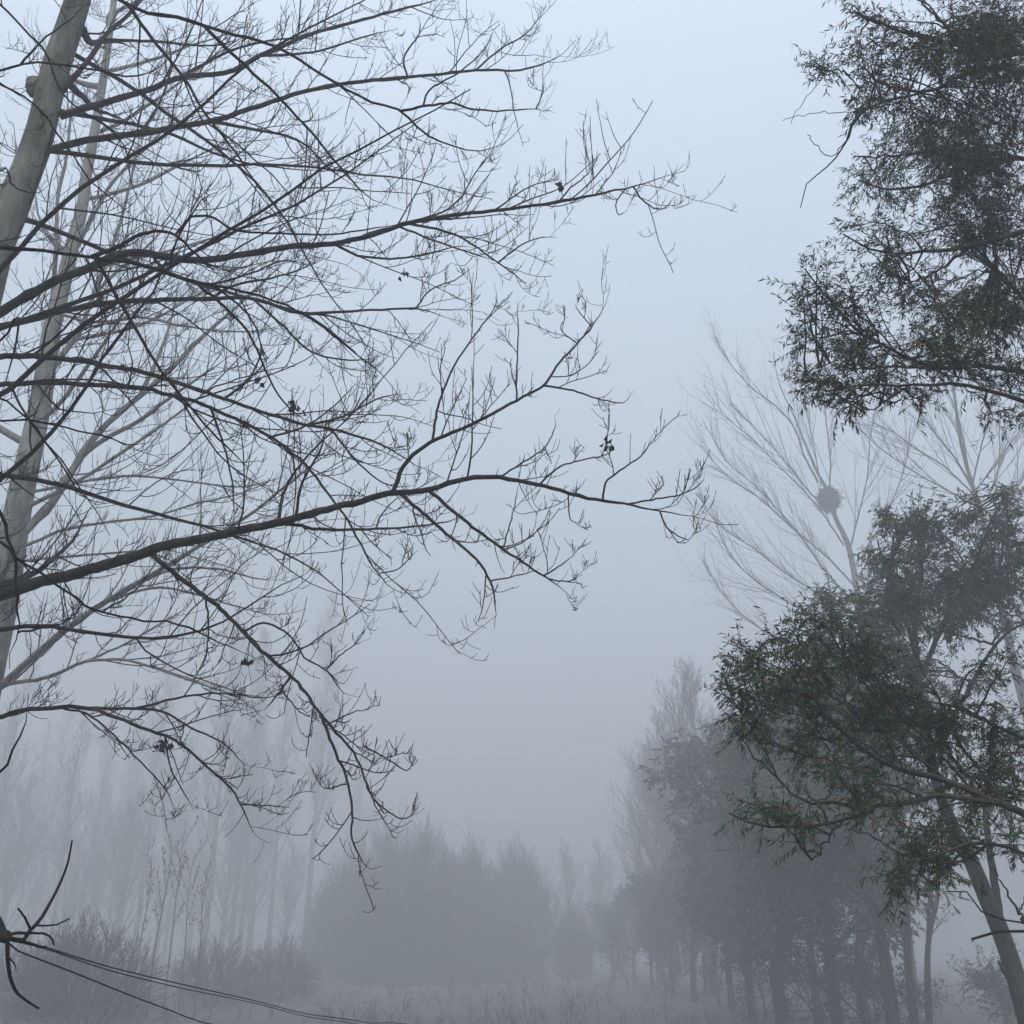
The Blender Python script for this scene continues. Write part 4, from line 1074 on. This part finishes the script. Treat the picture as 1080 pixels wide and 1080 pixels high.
for px, Y, s, lab, a in [(146, 22.5, .86, 'thin sapling with withered tips, leftmost of the group behind the cables', 1.), (180, 23, 1.0, 'thin sapling in the middle of the group behind the cables', 2.), (196, 24, .93, 'thin sapling leaning slightly, second from the right of the group behind the cables', 3.), (212, 23, .85, 'thin sapling with withered tips, rightmost of the group behind the cables', 4.)]:
    dup(sa, gp(px, Y), a, s, lab, TG)

# shrub in the field on the right
SH = thing('shrub', 'low rounded shrub at the foot of the leaning tree in the pale field', 'shrub', gp(1056, 17))
leafy_tree(SH, .72, np.random.default_rng(97), .03, .62, .1, nl=16, n2=6, n3=4, nleaf=6, leafL=(.05, .09))

# ------------------------------------------------------------------ ground and grass
def structure(name, verts, faces, mat):
    me = bpy.data.meshes.new(name); me.from_pydata(verts, [], faces); me.materials.append(mat)
    o = bpy.data.objects.new(name, me); col.objects.link(o); o['kind'] = 'structure'
    return o
mg, nt, b = nodes('field_soil')
tc = nt.nodes.new('ShaderNodeTexCoord')
n1 = nt.nodes.new('ShaderNodeTexNoise'); n1.inputs['Scale'].default_value = .15; n1.inputs['Detail'].default_value = 12; n1.inputs['Roughness'].default_value = .7
nt.links.new(tc.outputs['Object'], n1.inputs['Vector'])
r_ = ramp(nt, [(.3, (.022, .022, .016)), (.5, (.036, .034, .025)), (.7, (.055, .05, .036))])
nt.links.new(n1.outputs['Fac'], r_.inputs[0]); nt.links.new(r_.outputs[0], b.inputs['Base Color'])
b.inputs['Roughness'].default_value = 1
structure('ground', [(-290, -90, 0), (290, -90, 0), (290, 380, 0), (-290, 380, 0)], [(0, 1, 2, 3)], mg)
sl = 30.0 / F
rg = np.random.default_rng(101)
n = 8000
X = rg.uniform(-40, 40, n); Yg = 6 + 70 * rg.random(n) ** .8
rd = sl * Yg + .1
k = np.abs(X - rd) > -1
X, Yg = X[k], Yg[k]; n = len(X)
g = Geo()
g.leaves(np.stack([X, Yg, np.full(n, -.02)], 1), np.stack([rg.normal(size=n) * .35, rg.normal(size=n) * .35, np.ones(n)], 1), .1 + .26 * rg.random(n) ** 2, .012 + .02 * rg.random(n), rg)
tag(g.build('grass', M['straw']), kind='stuff')

# low dead brush along the verges, too dense to count
rg = np.random.default_rng(105)
n = 1300
Yb = 21 + 32 * rg.random(n) ** 1.2
Xb = rg.uniform(-.62, .62, n) * Yb
rd = sl * Yb + .1
k = (np.abs(Xb - rd) > (.9 * (rg.random(n) < .6))) & ~((Xb > .38 * Yb) & (Yb < 60))
Xb, Yb = Xb[k], Yb[k]; n = len(Xb)
hgt = (.3 + .6 * rg.random(n)) * (.6 + .4 * np.sin(Xb * 1.7) * np.sin(Yb * .9))
pat = np.sin(Xb * .45 + 1.3) + np.sin(Yb * .37 + Xb * .21) + np.sin(Xb * 1.1 - Yb * .6)
k = pat > -.3 + .8 * rg.random(n)
Xb, Yb, hgt, pat = Xb[k], Yb[k], hgt[k], pat[k]; n = len(Xb)
hgt = np.maximum(hgt * (.45 + .35 * np.clip(pat + .6, 0, 2.4)), .2)
g = Geo()
C = grow(np.stack([Xb, Yb, np.full(n, -.03)], 1), np.stack([rg.normal(size=n) * .25, rg.normal(size=n) * .25, np.ones(n)], 1), hgt, 6, 0, .08, rg)
RC = taper(np.full(n, .008), .004, 6); g.tubes(C, RC, 4)
s, d, t, r, pl = spawn(C, RC, 7, .1, 1, (R(25), R(60)), rg, upb=.1)
C2 = grow(s, d, pl * (.25 + .4 * rg.random(len(s))), 5, .2, .1, rg); R2 = taper(np.full(len(s), .005), .003, 5); g.tubes(C2, R2, 3)
s, d, t, r, pl = spawn(C2, R2, 4, .2, 1, (R(25), R(70)), rg)
C3 = grow(s, d, pl * (.3 + .3 * rg.random(len(s))), 4, .1, .1, rg); g.tubes(C3, taper(np.full(len(s), .004), .0025, 4), 3)
tag(g.build('undergrowth', M['brown_twig']), kind='stuff')

# ------------------------------------------------------------------ fog
HAZE = 0.0225
mh = bpy.data.materials.new('haze'); mh.use_nodes = True
nt = mh.node_tree
for nn in list(nt.nodes):
    if nn.type != 'OUTPUT_MATERIAL': nt.nodes.remove(nn)
pv = nt.nodes.new('ShaderNodeVolumePrincipled')
pv.inputs['Density'].default_value = HAZE
pv.inputs['Color'].default_value = (.562, .60, .632, 1)
pv.inputs['Anisotropy'].default_value = 0.1
nt.links.new(pv.outputs[0], [x for x in nt.nodes if x.type == 'OUTPUT_MATERIAL'][0].inputs['Volume'])
x0, x1, y0, y1, z0, z1 = -300, 300, -100, 400, -1.0, 32.0
hv = [(x0, y0, z0), (x1, y0, z0), (x1, y1, z0), (x0, y1, z0), (x0, y0, z1), (x1, y0, z1), (x1, y1, z1), (x0, y1, z1)]
hf = [(3, 2, 1, 0), (4, 5, 6, 7), (0, 1, 5, 4), (1, 2, 6, 5), (2, 3, 7, 6), (3, 0, 4, 7)]
ho = structure('haze', hv, hf, mh)
ho['kind'] = 'stuff'

# ------------------------------------------------------------------ light
SUN_EL, SUN_AZ = R(58), R(190)
w = bpy.data.worlds.new('World'); sc.world = w; w.use_nodes = True
nt = w.node_tree
bg = nt.nodes['Background']
sky = nt.nodes.new('ShaderNodeTexSky'); sky.sky_type = 'NISHITA'; sky.sun_disc = False
sky.sun_elevation = SUN_EL; sky.sun_rotation = SUN_AZ
sky.air_density = 1.0; sky.dust_density = 3.0; sky.ozone_density = 1.0
hs = nt.nodes.new('ShaderNodeHueSaturation'); hs.inputs['Saturation'].default_value = .53; hs.inputs['Hue'].default_value = .487
nt.links.new(sky.outputs[0], hs.inputs['Color'])
# overcast luminance: the dome is brightest overhead and about a third of that at the horizon
tcw = nt.nodes.new('ShaderNodeTexCoord')
sx = nt.nodes.new('ShaderNodeSeparateXYZ'); nt.links.new(tcw.outputs['Generated'], sx.inputs[0])
mrw = nt.nodes.new('ShaderNodeMapRange'); mrw.inputs['From Min'].default_value = 0; mrw.inputs['From Max'].default_value = 1
mrw.inputs['To Min'].default_value = .12; mrw.inputs['To Max'].default_value = 1.7
nt.links.new(sx.outputs['Z'], mrw.inputs['Value'])
mx = nt.nodes.new('ShaderNodeVectorMath'); mx.operation = 'SCALE'
nt.links.new(hs.outputs[0], mx.inputs[0]); nt.links.new(mrw.outputs[0], mx.inputs['Scale'])
nt.links.new(mx.outputs[0], bg.inputs['Color'])
bg.inputs['Strength'].default_value = 0.15
sl_ = bpy.data.lights.new('sun', 'SUN'); sl_.energy = 0.6; sl_.angle = R(40); sl_.color = (1, .97, .93)
so = bpy.data.objects.new('sun', sl_); col.objects.link(so)
# sky rotation is measured clockwise from +Y
dv = Vector((math.sin(SUN_AZ) * math.cos(SUN_EL), math.cos(SUN_AZ) * math.cos(SUN_EL), math.sin(SUN_EL)))
so.rotation_euler = dv.to_track_quat('Z', 'Y').to_euler()
so.location = (0, 0, 60)

vs = sc.view_settings
vs.view_transform = 'Standard'; vs.look = 'None'; vs.exposure = 1.52; vs.gamma = 1.0
sc.cycles.volume_bounces = 2
sc.cycles.max_bounces = 6
sc.cycles.diffuse_bounces = 2
sc.cycles.use_denoising = True
sc.cycles.caustics_reflective = False
sc.cycles.caustics_refractive = False
